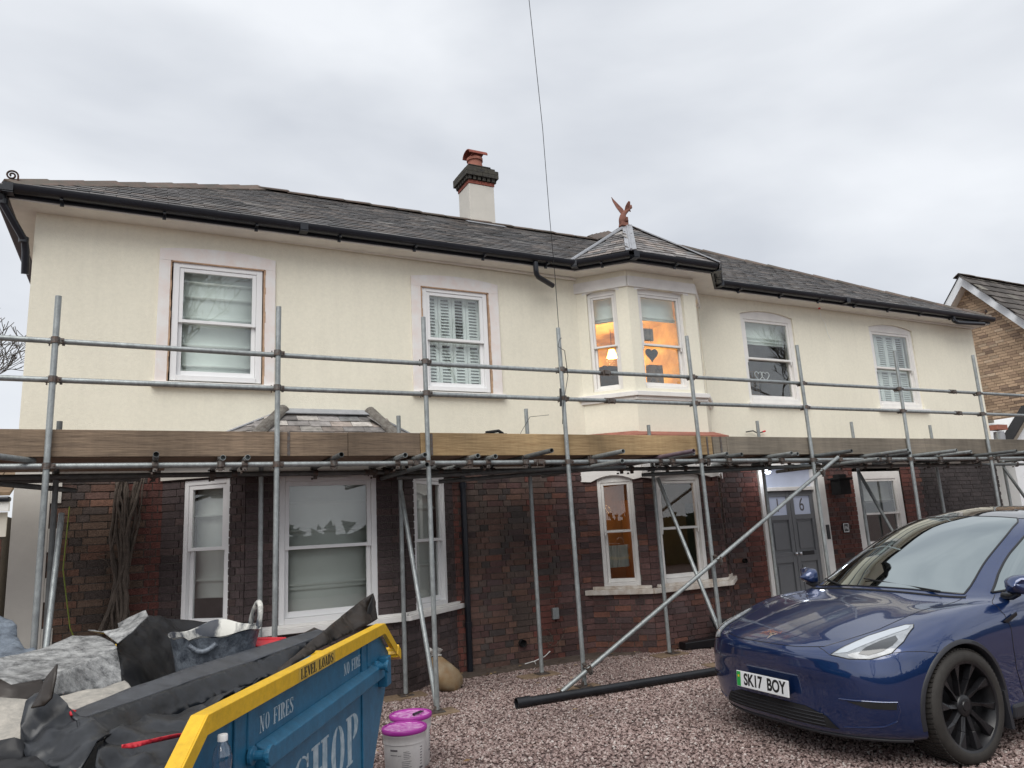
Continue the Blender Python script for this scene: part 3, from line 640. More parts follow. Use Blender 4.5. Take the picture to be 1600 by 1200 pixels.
w = MB(); F0.box(w, fx(10.39), fx(10.51), .018, .021, 1.31, 1.32)
for a, b in ((10.39, 10.40), (10.50, 10.51)): F0.box(w, fx(a), fx(b), .018, .021, 1.32, 1.44)
F0.box(w, fx(10.39), fx(10.51), .018, .021, 1.44, 1.45); w.build("plaque_border", M['upvc'], nb)
textobj("16", .085, "plaque_number", M['upvc'], nb, F0.mat4(fx(10.45), .0195, 1.38), .001)
# porch lamp lit behind scaffold, black lantern
w = MB(); w.lathe([(0, -.05), (.04, -.03), (.05, .0), (.04, .03), (0, .05)], (8.66, 8.36, 2.32), 14); w.build("porch_lamp", M['porch'], house, smooth=True)
plight((8.66, 8.30, 2.26), 1.6, (.8, .88, 1), .05)
w = MB(); F0.box(w, fx(10.16), fx(10.40), .07, .26, 1.92, 2.16); F0.box(w, fx(10.13), fx(10.43), .04, .29, 2.16, 2.19); F0.box(w, fx(10.2), fx(10.36), .1, .23, 2.19, 2.25)
F0.box(w, fx(10.24), fx(10.32), .008, .07, 1.95, 2.2); w.build("wall_lantern", M['matblack'], house, bevel=.006)
w = MB(); F0.box(w, fx(4.78), fx(4.87), .006, .05, .49, .63); w.build("meter_box", M['tube'], house, bevel=.005)
w = MB(); w.lathe([(.035, 0), (.035, .05), (0, .05)], (0, 0, 0), 12, 'y'); q = w.build("vent_outlet", M['matblack'], house, local=True); q.location = Vector((8.15, 8.50, 1.0))-wloc(house)
w = MB(); w.lathe([(.045, 0), (.045, .06), (0, .06)], (0, 0, 0), 12, 'y'); q = w.build("vent_outlet", M['matblack'], house, local=True); q.location = Vector((4.33, 8.49, .25))-wloc(house)

# --- eaves: soffit, fascia, gutter
YG = 8.27; ZE = 5.25
w = MB()
w.box(-1.30, 5.359, YG+.02, Y0, 5.17, 5.185)
w.box(7.921, 15.12, YG+.02, Y0, 5.17, 5.185); w.box(-1.30, XL, Y0, 13.8, 5.17, 5.185); w.box(XR, 15.12, Y0, 17, 5.17, 5.185)
BQ = [(5.36, YG+.02), (5.92, 7.74), (7.36, 7.74), (7.92, YG+.02)]
w.prism([(x, y, 5.17) for x, y in [(5.36, Y0), *BQ, (7.92, Y0)]], (0, 0, .015))
w.build("soffit", M['soffit'], house)
w = MB(); w.tube([(-1.1, Y0-.03, 5.20), (5.5, Y0-.03, 5.15)], .022, 8); w.tube([(7.82, Y0-.03, 5.20), (14.95, Y0-.03, 5.15)], .022, 8); w.build("eaves_moulding", M['soffit'], house, smooth=True)
eave_line = [(-1.32, YG), (5.34, YG), (5.90, 7.70), (7.38, 7.70), (7.94, YG), (15.14, YG)]
w = MB()
for a, b in zip(eave_line[:-1], eave_line[1:]):
    fr = Frame(*a, *b); fr.box(w, -.0, fr.len, -.03, .0, 5.185, 5.30)
w.box(-1.32, -1.295, YG, 13.8, 5.185, 5.30); w.box(15.115, 15.14, YG, 17, 5.185, 5.30)
w.build("fascia_board", M['gutter'], house)
def gutter_run(a, b, brk=True, drop=0):
    fr = Frame(*a, *b); w = MB(); pr = [(0, 0.0), (-.008, -.055), (.03, -.082), (.085, -.078), (.112, -.04), (.118, .008), (.108, .008), (.102, -.035), (.08, -.068), (.032, -.072), (.004, -.05), (.008, 0)]
    vs = []; e0 = 0; e1 = fr.len
    for s in (e0, e1): vs += [fr.p(s, d+.001, ZE+.03+z*.88) for d, z in pr]
    n = len(pr); w.add(vs, [(i, (i+1) % n, n+(i+1) % n, n+i) for i in range(n)]+[tuple(range(n)), tuple(range(n, 2*n))])
    o = w.build("gutter", M['gutter'], house, smooth=True)
    if brk:
        k = max(1, int(fr.len/.85)); 
        for i in range(k):
            s = (i+.5)*fr.len/k; b_ = MB(); fr.box(b_, s-.014, s+.014, .0, .10, ZE-.066, ZE-.056); fr.box(b_, s-.018, s+.018, 0.0, .02, ZE-.10, ZE-.062)
            b_.build("gutter_bracket", M['gutter'], o)
    for s in [fr.len*.0+.02]+([2.9] if fr.len > 5 else []):
        b_ = MB(); fr.box(b_, s-.045, s+.045, .001, .120, ZE-.060, ZE-.052); fr.box(b_, s-.045, s+.045, .115, .1225, ZE-.045, ZE+.040); b_.build("gutter_joint", M['gutter'], o)
for a, b in zip(eave_line[:-1], eave_line[1:]): gutter_run(a, b)
w = MB(); w.box(-1.44, -1.322, YG-.1, 13.8, ZE-.055, ZE+.036); w.build("side_gutter", M['gutter'], house, bevel=.02)
def bent(name, pts, r, parent, m='gutter', hollow=0):
    w = MB(); w.tube(pts, r, 14, hollow=hollow); return w.build(name, M[m], parent, smooth=True)
# swan-neck outlets with open ends, left corner drop
bent("gutter_outlet", [(4.68, 8.21, 5.20), (4.68, 8.21, 5.08), (4.69, 8.22, 5.04), (4.73, 8.25, 5.01), (5.02, 8.36, 4.95)], .036, house, hollow=.86)
bent("gutter_outlet", [(13.83, 8.21, 5.20), (13.83, 8.21, 5.17), (13.86, 8.21, 5.12), (13.95, 8.21, 5.10), (14.75, 8.18, 5.13)], .036, house, hollow=.86)
bent("corner_downpipe", [(-1.36, 8.26, 5.21), (-1.35, 8.27, 5.12), (-1.17, 8.50, 4.82), (-1.16, 8.54, 4.72), (-1.16, 8.60, 4.5)], .036, house)
for p in ((-1.345, 8.28, 5.13), (-1.18, 8.50, 4.83)):
    w = MB(); w.lathe([(.0, -.03), (.046, -.03), (.046, .03), (0, .03)], p, 14); w.build("pipe_collar", M['gutter'], house)
# ground downpipe
bent("downpipe", [(3.60, 8.50, .0), (3.60, 8.50, 2.28), (3.595, 8.495, 2.34), (3.50, 8.47, 2.42), (3.44, 8.46, 2.5)], .038, house)
for z in (.55, 2.22):
    w = MB(); w.lathe([(0, -.03), (.047, -.03), (.047, .03), (0, .03)], (3.60, 8.50, z), 14); w.build("pipe_collar", M['gutter'], house)

# --- roofs ---------------------------------------------------------
TN = .61; ZR0 = 5.30; YE = YG-.04
def zr(y): return ZR0+(y-YE)*TN
RIDY = 11.03; TOPY = 12.73
front = [(-1.36, YE), (15.18, YE), (10.72, TOPY), (9.19, TOPY), (7.50, RIDY), (1.42, RIDY)]
w = MB(); w.add([(x, y, zr(y)) for x, y in front], [(0, 1, 2, 3, 4, 5)])
zR = zr(RIDY); zT = zr(TOPY)
w.add([(-1.36, YE, ZR0), (1.42, RIDY, zR), (-1.36, 13.85, ZR0)], [(0, 1, 2)])
w.add([(-1.36, 13.85, ZR0), (1.42, RIDY, zR), (7.5, RIDY, zR), (5.0, 13.85, ZR0)], [(0, 1, 2, 3)])
w.add([(15.18, YE, ZR0), (15.18, 17.2, ZR0), (10.72, TOPY, zT)], [(0, 1, 2)])
w.add([(15.18, 17.2, ZR0), (4.7, 17.2, ZR0), (9.19, TOPY, zT), (10.72, TOPY, zT)], [(0, 1, 2, 3)])
w.add([(4.7, 17.2, ZR0), (4.7, 13.0, ZR0), (7.5, RIDY, zR), (9.19, TOPY, zT)], [(0, 1, 2, 3)])
roof = w.build("roof", M['felt'], house)
SL = []
def inpoly(x, y, P):
    c = False; j = len(P)-1
    for i in range(len(P)):
        if (P[i][1] > y) != (P[j][1] > y) and x < (P[j][0]-P[i][0])*(y-P[i][1])/(P[j][1]-P[i][1])+P[i][0]: c = not c
        j = i
    return c
def slates(store, o, u, v, nrm, poly2, gauge, wid, ln, thick, colf, jit=.004):
    """poly2 in (a,b) coordinates of plane o + a*u + b*v"""
    bs = [p[1] for p in poly2]; as_ = [p[0] for p in poly2]; b = min(bs); row = 0
    while b < max(bs)+.02:
        a = min(as_)-wid+(wid/2 if row % 2 else 0)
        while a < max(as_):
            if inpoly(a+wid/2, min(b+gauge*.5, max(bs)-.001), poly2):
                j = rnd.uniform(-jit, jit); l_ = rnd.uniform(-.002, .005); h = rnd.uniform(0, .004)
                p = lambda aa, bb, cc: o+u*aa+v*bb+nrm*cc
                a0, a1 = a+.003, a+wid-.003; b0, b1 = b+j, b+ln; lo = .012+thick*.5+h; hi = .004
                if b1 > max(bs): b1 = max(bs)
                store.append(([p(a0, b0, lo), p(a1, b0, lo+l_), p(a1, b1, hi), p(a0, b1, hi), p(a0, b0, lo+thick), p(a1, b0, lo+l_+thick), p(a1, b1, hi+thick*.6), p(a0, b1, hi+thick*.6)], colf()))
            a += wid
        b += gauge; row += 1
def scol():
    v = rnd.uniform(.65, 1.45); b = rnd.random()
    c = (.090, .084, .082) if b < .55 else (.115, .098, .088) if b < .82 else (.062, .062, .062) if b < .92 else (.15, .14, .13)
    return tuple(x*v for x in c)
def emit_slates(store, parent, material, name, limit):
    store.sort(key=lambda s: s[0][0].length)
    for vs, c in store[:limit]:
        m_ = MB(); m_.cur = c; m_.hexa(vs); m_.build(name, material, parent)
    m_ = MB()
    for vs, c in store[limit:]: m_.cur = c; m_.hexa(vs)
    if m_.v: m_.build(name+"_mass", material, parent, kind='stuff')
sl = math.hypot(1, TN); V = Vector((0, 1/sl, TN/sl)); U = Vector((1, 0, 0)); NN = Vector((0, -TN/sl, 1/sl))
O = Vector((0, YE-.02, ZR0-.012))
slates(SL, O, U, V, NN, [(x, (y-YE)*sl) for x, y in front], .155, .25, .30, .007, scol)
def face_slates(A, B_, C_, D_=None, **k):
    A, B_, C_ = Vector(A), Vector(B_), Vector(C_); u = (B_-A).normalized(); n = (B_-A).cross(C_-A).normalized()
    if n.z < 0: n = -n
    v = n.cross(u); 
    if v.z < 0: v = -v
    pts = [A, B_, C_]+([Vector(D_)] if D_ else [])
    return A, u, v, n, [((p-A).dot(u), (p-A).dot(v)) for p in pts]
# bay pyramid roof over the upper bay
AP = Vector((6.62, 8.66, 6.19)); bp = [Vector((5.28, YE-.0, ZR0-.01)), Vector((5.86, 7.62, ZR0-.01)), Vector((7.42, 7.62, ZR0-.01)), Vector((7.99, YE-.0, ZR0-.01))]
w = MB(); back = Vector((6.62, 9.75, 6.19)); vl = Vector((5.28, YE, ZR0-.01)); vr = Vector((7.99, YE, ZR0-.01))
w.add([*bp, AP, back], [(0, 1, 4), (1, 2, 4), (2, 3, 4), (0, 4, 5), (3, 5, 4)]); bayroof = w.build("bay_roof", M['felt'], house)
BS = []
for i in range(3):
    o_, u, v, n_, P2 = face_slates(bp[i], bp[i+1], AP); slates(BS, o_, u, v, n_, P2, .115, .19, .22, .006, lambda: tuple(x*1.9 for x in scol()), jit=.012)
def sidecol(): return tuple(x*1.2 for x in scol())
emit_slates(BS, bayroof, M['slate'], "slate", 200)
w = MB()
def strip(a, b, wd, th, n):   # flat flashing strip along a hip
    a, b = Vector(a), Vector(b); d = (b-a).normalized(); s_ = d.cross(n).normalized()*wd; n = n.normalized()
    return [a-s_, b-s_, b+s_, a+s_, a-s_+n*th, b-s_+n*th, b+s_+n*th, a+s_+n*th]
for i in range(4):
    n_ = Vector((bp[i].x-AP.x, bp[i].y-AP.y, 1.2)).normalized(); off = n_*.014
    w.hexa(strip(bp[i]+off, AP+off, .075 if i in (1, 2) else .05, .014, n_)); w.tube([bp[i]+off*2.1, AP+off*2.1], .017, 8)
w.hexa(strip(AP+Vector((0, 0, .01)), back+Vector((0, 0, .01)), .07, .014, Vector((0, 0, 1)))); 
w.lathe([(.16, -.10), (.05, .012), (0, .03)], AP, 12)
w.build("lead_hip", M['lead'], bayroof, smooth=False)
emit_slates(SL, roof, M['slate'], "slate", 300)
# hip and ridge tiles
def ridge_tiles(A, B_, n, r=.11, matn='ridge', par=roof, ang=.62, half=False, name="ridge_tile"):
    A, B_ = Vector(A), Vector(B_); d = (B_-A).normalized(); s_ = d.cross(Vector((0, 0, 1))).normalized(); up = s_.cross(d).normalized()
    for i in range(n):
        p = A+(B_-A)*(i/n); q = A+(B_-A)*((i+1.06)/n); w = MB(); lift = up*(.012+rnd.uniform(0, .008)); dz = -ang*r*1.15
        if half:
            for e in range(8):
                a0, a1 = math.pi*e/8, math.pi*(e+1)/8
                c = lambda P_, a, rr: P_+s_*math.cos(a)*rr+up*(math.sin(a)*rr-r*.35)+lift
                w.hexa([c(p, a0, r-.014), c(q, a0, r-.006), c(q, a1, r-.006), c(p, a1, r-.014), c(p, a0, r), c(q, a0, r+.008), c(q, a1, r+.008), c(p, a1, r)])
        else:
            for sg in (-1, 1):
                e_ = s_*sg*r*1.25+up*dz
                w.hexa([p+e_+lift, q+e_+lift*1.5, q+lift*1.5, p+lift, p+e_+lift+up*.018, q+e_+lift*1.5+up*.018, q+lift*1.5+up*.022, p+lift+up*.018])
        w.build(name, M[matn], par)
ridge_tiles((-1.34, YE+.02, ZR0+.03), (1.42, RIDY, zR+.03), 9, .125)
ridge_tiles((1.42, RIDY, zR+.03), (7.55, RIDY, zR+.03), 14, .10)
ridge_tiles((7.45, RIDY-.05, zR+.03), (9.19, TOPY, zT+.05), 5, .13)
ridge_tiles((9.19, TOPY, zT+.04), (10.72, TOPY, zT+.04), 4, .12)
ridge_tiles((15.16, YE+.02, ZR0+.03), (10.72, TOPY, zT+.03), 14, .105)
# lower left bay roof
ev = [Vector((.02, Y0, 2.50)), Vector((.83, 7.74, 2.50)), Vector((2.74, 7.74, 2.50)), Vector((3.62, Y0, 2.50))]; tp = [Vector((1.41, Y0-.02, 3.09)), Vector((2.44, Y0-.02, 3.09))]
w = MB(); w.add([*ev, *tp], [(0, 1, 4), (1, 2, 5, 4), (2, 3, 5), (0, 3, 2, 1)]); lroof = w.build("bay_roof", M['felt'], house)
LS = []
lc = lambda: tuple(x*2.3 for x in scol())
for A, B_, C_, D_ in ((ev[0], ev[1], tp[0], None), (ev[1], ev[2], tp[1], tp[0]), (ev[2], ev[3], tp[1], None)):
    o_, u, v, n_, P2 = face_slates(A, B_, C_, D_); slates(LS, o_, u, v, n_, P2, .13, .24, .25, .006, lc)
emit_slates(LS, lroof, M['slate'], "slate", 300)
ridge_tiles(ev[1]+Vector((0, 0, .03)), tp[0]+Vector((0, 0, .03)), 3, .068, 'hipt', lroof, half=True, name="hip_tile")
ridge_tiles(ev[2]+Vector((0, 0, .03)), tp[1]+Vector((0, 0, .03)), 3, .068, 'hipt', lroof, half=True, name="hip_tile")
w = MB(); w.hexa(strip(tp[0]+Vector((-.05, -.03, .02)), tp[1]+Vector((.05, -.03, .02)), .07, .012, Vector((0, -.6, 1)))); w.build("lead_flashing", M['lead'], lroof)
w = MB()
for a, b in ((ev[0], tp[0]), (ev[3], tp[1])): w.tube([a+Vector((0, -.02, .02)), b+Vector((0, -.02, .03))], .014, 5)
w.build("mortar_fillet", M['lead'], lroof)

# --- chimney
cx0, cx1, cy0, cy1 = 5.0, 5.49, 10.98, 11.46
w = MB(); w.box(cx0, cx1, cy0, cy1, 6.6, 7.74); ch = w.build("chimney", M['cream2'], house, bevel=.008)
def ring_bricks(e, z0, z1, matn, gapn=4, nm="corbel_brick"):
    L_ = cx1-cx0+2*e; n = gapn
    for i in range(n):
        for (ax, cst) in (('x', cy0-e), ('x', cy1+e-.1), ('y', cx0-e), ('y', cx1+e-.1)):
            w = MB(); s0 = i*L_/n+.004; s1 = (i+1)*L_/n-.004
            if ax == 'x': w.box(cx0-e+s0, cx0-e+s1, cst+.001, cst+.099, z0, z1-.006)
            else: w.box(cst, cst+.1, cy0-e+max(s0, .1 if i == 0 else s0), cy0-e+min(s1, L_-.1 if i == n-1 else s1), z0, z1-.006)
            w.build(nm, M[matn], ch)
w = MB(); w.box(cx0+.03, cx1-.03, cy0+.03, cy1-.03, 7.741, 8.12); w.build("chimney_core", M['stonecap'], ch)
ring_bricks(.012, 7.742, 7.81, 'redbrick', 2)
# dentils
for i in range(6):
    for side in range(4):
        w = MB(); a = -.03+i*(cx1-cx0+.06)/6+.01; b = a+.055
        if side == 0: w.box(cx0+a, cx0+b, cy0-.045, cy0+.03, 7.81, 7.875)
        elif side == 1: w.box(cx0+a, cx0+b, cy1-.03, cy1+.045, 7.81, 7.875)
        elif side == 2: w.box(cx0-.045, cx0+.03, cy0+a, cy0+b, 7.811, 7.874)
        else: w.box(cx1-.03, cx1+.045, cy0+a, cy0+b, 7.811, 7.874)
        w.build("corbel_brick", M['stonecap'], ch)
ring_bricks(.075, 7.876, 7.95, 'stonecap', 2); ring_bricks(.075, 7.95, 8.02, 'stonecap', 3); ring_bricks(.03, 8.02, 8.08, 'stonecap', 2); ring_bricks(-.03, 8.08, 8.14, 'stonecap', 2)
w = MB(); w.box(cx0+.03, cx1-.03, cy0+.03, cy1-.03, 8.08, 8.135); w.build("flaunching", M['stonecap'], ch)
pc = ((cx0+cx1)/2-.0, (cy0+cy1)/2)
w = MB(); w.lathe([(.15, 8.12), (.145, 8.2), (.125, 8.30), (.15, 8.31), (.15, 8.36), (.12, 8.37), (.115, 8.39)], (*pc, 0), 20); pot = w.build("chimney_pot", M['terra'], ch, smooth=True)
w = MB(); pr = []
for i in range(9):
    a = math.pi*i/8; pr.append((math.cos(a)*.17, math.sin(a)*.11))
vs = []
for x in (-.17, .19):
    for r_ in (1, .88): vs += [Vector((pc[0]+x, pc[1]+a*r_, 8.40+b*r_)) for a, b in pr]
n = 9
for i in range(8): w.hexa([vs[n+i], vs[n+i+1], vs[3*n+i+1], vs[3*n+i], vs[i], vs[i+1], vs[2*n+i+1], vs[2*n+i]])
w.box(pc[0]-.1, pc[0]+.1, pc[1]-.12, pc[1]+.12, 8.385, 8.405)
w.build("pot_cowl", M['redbrick'], pot)
w = MB(); F_ = Vector((0, -TN, 1)).normalized(); w.hexa(strip((cx0-.12, cy0-.10, zr(cy0-.10)+.035), (cx1+.12, cy0-.10, zr(cy0-.10)+.035), .10, .012, Vector((0, -TN, 1)))); w.build("lead_flashing", M['lead'], ch)
# scroll finials on the eave corners
def scroll(loc, name, size=.16, flip=1, up=.18):
    w = MB(); pts = [Vector((0, 0, -.04)), Vector((0, 0, up*.5))]
    for i in range(30):
        a = -i*.36; r_ = size*.36*(1-i/36); pts.append(Vector((flip*(-size*.36+math.cos(a)*-r_*-1), 0, up*.62-math.sin(a)*r_)))
    w.tube([p+Vector(loc) for p in pts], .0095, 6); return w.build(name, M['iron'], house, smooth=True)
scroll((-1.24, YE+.05, ZR0+.02), "hip_iron", .15, 1, .17); scroll((15.05, YE+.05, ZR0+.06), "hip_iron", .11, -1, .13)

# winged beast finial: body skinned, wings
dr = empty("dragon_finial", "terracotta winged beast finial perched on the lead peak of the bay roof", "finial", (6.55, 8.63, 6.19)); dr.scale = (.70, .70, .70)
def skin(name, pts, edges, rad, parent, material, sub=2, local=True):
    me = bpy.data.meshes.new(name); me.from_pydata([Vector(p) for p in pts], edges, []); o = link(name, me, parent, local)
    o.modifiers.new("skin", 'SKIN')
    for i, r_ in enumerate(rad): me.skin_vertices[0].data[i].radius = (r_, r_)
    me.skin_vertices[0].data[0].use_root = True
    s_ = o.modifiers.new("sub", 'SUBSURF'); s_.levels = sub; s_.render_levels = sub; me.materials.append(material); return o
pts = [(-.05, 0, .14), (-.03, 0, .22), (.03, 0, .29), (.09, 0, .35), (.15, 0, .41), (.20, 0, .46), (.25, 0, .45), (-.09, 0, .07), (-.07, .03, -.02), (.00, -.05, .08), (.05, -.05, .12), (.07, -.05, .07), (.02, .05, .08), (.12, 0, .02), (.24, 0, .52), (.18, .02, .40), (.22, .02, .36)]
ed = [(0, 1), (1, 2), (2, 3), (3, 4), (4, 5), (5, 6), (0, 7), (7, 8), (0, 9), (9, 10), (10, 11), (0, 12), (8, 13), (5, 14), (4, 15), (15, 16)]
skin("beast_body", pts, ed, [.075, .07, .055, .05, .05, .045, .022, .06, .045, .035, .025, .018, .03, .04, .016, .022, .014], dr, M['beast'])
for A, Bq in (([(-.05, .01, .26), (-.14, .05, .42), (-.20, .08, .57), (-.22, .09, .68)], [(.06, .01, .30), (.03, .04, .41), (-.05, .08, .52), (-.17, .10, .64)]),
              ([(.02, -.02, .32), (.03, -.06, .43), (.06, -.09, .50), (.10, -.10, .55)], [(.10, -.02, .34), (.13, -.05, .42), (.15, -.08, .48), (.14, -.10, .54)])):
    w = MB()
    for i in range(3):
        for j in range(3):
            f = lambda i_, t_: Vector(A[i_]).lerp(Vector(Bq[i_]), t_)
            a, b, c, d = f(i, j/3), f(i, (j+1)/3), f(i+1, (j+1)/3), f(i+1, j/3); o_ = Vector((0, .012+.008*(j % 2), 0))
            w.hexa([a, b, c, d, a+o_, b+o_, c+o_, d+o_])
    w.build("wing", M['beast'], dr, local=True)
w = MB(); w.hexa([(-.12, -.07, -.04), (.10, -.07, -.04), (.10, .07, -.04), (-.12, .07, -.04), (-.10, -.06, .06), (.06, -.06, .05), (.06, .06, .05), (-.10, .06, .06)]); w.box(.04, .10, -.03, .03, .0, .2)
w.build("saddle_tile", M['beast'], dr, local=True, bevel=.01)
# ================================================================== NEIGHBOURING BUILDINGS
nb = empty("neighbour_house", "buff brick gabled house with white bargeboards and dark tiled roof beyond the right end", "house", (20, 11.57, 0))
NX = 20.0; AY, AZ = 11.32, 7.78; TG = 1.19; HW = 3.4
ze = AZ-HW*TG
w = MB(); w.prism([(NX+.02, AY-HW+.35, 0), (NX+.02, AY+HW-.35, 0), (NX+.02, AY+HW-.35, ze+.35*TG), (NX+.02, AY, AZ-.12), (NX+.02, AY-HW+.35, ze+.35*TG)], (7.5, 0, 0)); nwall = w.build("gable_wall", M['nmortar'], nb)
NB = []; FN = Frame(NX, AY+HW-.35, NX, AY-HW+.35)
class _G: pass
z = 2.4; k = 0
while z < AZ-.3:
    half = min(HW-.37, (AZ-.17-z-.065)/TG); c0 = FN.len/2
    if half > .1: brick_run(NB, FN, c0-half, c0+half, z, z+.075, [], 'buff', face=-.004) if k % 2 == 0 else brick_run(NB, FN, c0-half-.11, c0+half, z, z+.075, [(c0-half-.2, c0-half, 0, 20)], 'buff', face=-.004)
    z += .075; k += 1
emit_bricks(NB, nwall, M['nbrick'], lambda it: (it[0].p(it[1], 0, it[5])-Vector((18, 9.6, 5.2))).length)
w = MB()
for sg in (1, -1):   # bargeboards
    y1 = AY-sg*HW
    w.hexa([(NX-.30, AY, AZ-.30), (NX-.26, AY, AZ-.30), (NX-.26, y1, ze-.30), (NX-.30, y1, ze-.30), (NX-.30, AY, AZ-.02), (NX-.26, AY, AZ-.02), (NX-.26, y1, ze-.02), (NX-.30, y1, ze-.02)])
w.build("bargeboard", M['bargeb'], nb)
w = MB()
for sg in (1, -1):
    y1 = AY-sg*HW; w.hexa([(NX-.26, AY, AZ-.27), (NX+.02, AY, AZ-.27), (NX+.02, y1, ze-.27), (NX-.26, y1, ze-.27), (NX-.26, AY, AZ-.25), (NX+.02, AY, AZ-.25), (NX+.02, y1, ze-.25), (NX-.26, y1, ze-.25)])
w.build("gable_soffit", M['soffit'], nb)
w = MB()
for sg in (1, -1):
    y1 = AY-sg*(HW+.2); z1 = AZ-(HW+.2)*TG; w.hexa([(NX-.32, AY, AZ-.02), (28, AY, AZ-.02), (28, y1, z1-.02), (NX-.32, y1, z1-.02), (NX-.32, AY, AZ+.01), (28, AY, AZ+.01), (28, y1, z1+.01), (NX-.32, y1, z1+.01)])
nroof = w.build("roof", M['felt'], nb)
NS = []; slg = math.hypot(1, TG); v_ = Vector((0, 1/slg, TG/slg)); n_ = Vector((0, -TG/slg, 1/slg)); o_ = Vector((NX-.34, AY-HW-.2, AZ-(HW+.2)*TG+.012))
def ncol():
    v = rnd.uniform(.65, 1.4); c = (.085, .075, .068) if rnd.random() < .8 else (.15, .14, .12); return tuple(x*v for x in c)
slates(NS, o_, Vector((1, 0, 0)), v_, n_, [(0, 0), (8, 0), (8, (HW+.2)*slg), (0, (HW+.2)*slg)], .30, .30, .36, .02, ncol)
emit_slates(NS, nroof, M['nslate'], "roof_tile", 220)
ridge_tiles((NX-.34, AY, AZ+.03), (28, AY, AZ+.03), 18, .13, 'ridge', nroof)
w = MB(); FN.box(w, FN.len/2+2.35, FN.len/2+3.0, .0, .05, 4.2, 5.3); ww = w.build("window", M['upvc'], nb); w = MB(); FN.box(w, FN.len/2+2.43, FN.len/2+2.95, .05, .055, 4.28, 5.22); w.build("pane", M['carroof'], ww)
w = MB(); w.box(NX-.12, NX+.0, 10.95+.66, 10.95+.8, 5.9, 6.2); w.build("vent_brick", M['terra'], nb)

lt = empty("white_outbuilding", "small white painted lean-to with weathered verge boards between the two houses", "outbuilding", (16.6, 8.6, 0))
w = MB(); w.prism([(15.75, 8.65, 0), (16.45, 8.65, 0), (16.45, 8.65, 3.41), (15.75, 8.65, 2.88)], (0, .8, 0)); w.build("wall", M['whitewall'], lt)
w = MB(); w.hexa([(15.50, 8.5, 2.70), (16.5, 8.5, 3.46), (16.5, 8.64, 3.46), (15.50, 8.64, 2.70), (15.50, 8.5, 2.80), (16.5, 8.5, 3.56), (16.5, 8.64, 3.56), (15.50, 8.64, 2.80)]); w.build("verge_board", M['timber3'], lt)
w = MB(); w.hexa([(15.48, 8.48, 2.81), (16.52, 8.48, 3.60), (16.52, 8.72, 3.60), (15.48, 8.72, 2.81), (15.48, 8.48, 2.84), (16.52, 8.48, 3.63), (16.52, 8.72, 3.63), (15.48, 8.72, 2.84)]); w.build("roof", M['matblack'], lt)
w = MB(); w.box(15.0, 15.9, 10.2, 10.3, 0, 2.9); w.box(15.0, 16.2, 9.7, 9.85, 3.15, 3.28); w.box(15.0, 16.3, 9.2, 9.3, 3.34, 3.40); w.box(15.35, 15.42, 9.2, 9.27, 2.0, 3.34); w.build("link_roof", M['timber3'], lt)
w = MB()
for k in range(4): w.tube([(15.35+.12*k, 9.0+.08*k, 2.75), (15.75+.13*k, 9.0+.1*k, 3.22)], .022, 6)
w.build("leaning_pipe", M['tubeold'], lt)
w = MB(); w.lathe([(0, -.11), (.09, -.1), (.1, 0), (.09, .1), (0, .11)], (15.15, 8.5, 2.93), 12); w.build("alarm_box", M['lead'], lt, smooth=True)
w = MB(); w.box(14.96, 15.3, 8.4, 8.6, 3.06, 3.16); w.build("brick_cap", M['terra'], lt)

gg = empty("garage", "red brick garage with white fascia and mossy roof edge at the far left", "garage", (-4, 10, 0))
w = MB(); w.box(-6.5, -1.36, 10.02, 14, 0, 2.1); gw = w.build("brick_wall", M['mortar'], gg)
GB = []; FG = Frame(-3.2, 10.0, -1.37, 10.0); brick_run(GB, FG, 0, FG.len, 0.2, 1.86, [], 'red', face=.0, thick=.03)
emit_bricks(GB, gw, M['brick'], lambda it: -it[2], limit=150)
w = MB(); w.box(-6.5, -1.33, 9.98, 10.02, 1.87, 2.14); w.build("render_band", M['cream2'], gg)
w = MB(); w.box(-6.5, -1.31, 9.90, 9.975, 2.15, 2.25); w.build("fascia_board", M['upvc'], gg)
w = MB(); w.box(-6.5, -1.30, 9.86, 9.98, 2.252, 2.31); w.build("gutter", M['gutter'], gg, bevel=.02)
w = MB()
for i in range(10):
    x0 = -3.3+i*.2
    w.hexa([(x0, 9.9, 2.32), (x0+.19, 9.9, 2.32), (x0+.19, 12, 3.0), (x0, 12, 3.0), (x0, 9.9, 2.36), (x0+.19, 9.9, 2.36), (x0+.19, 12, 3.04), (x0, 12, 3.04)])
w.build("roof", M['nslate'] if False else M['sole'], gg)

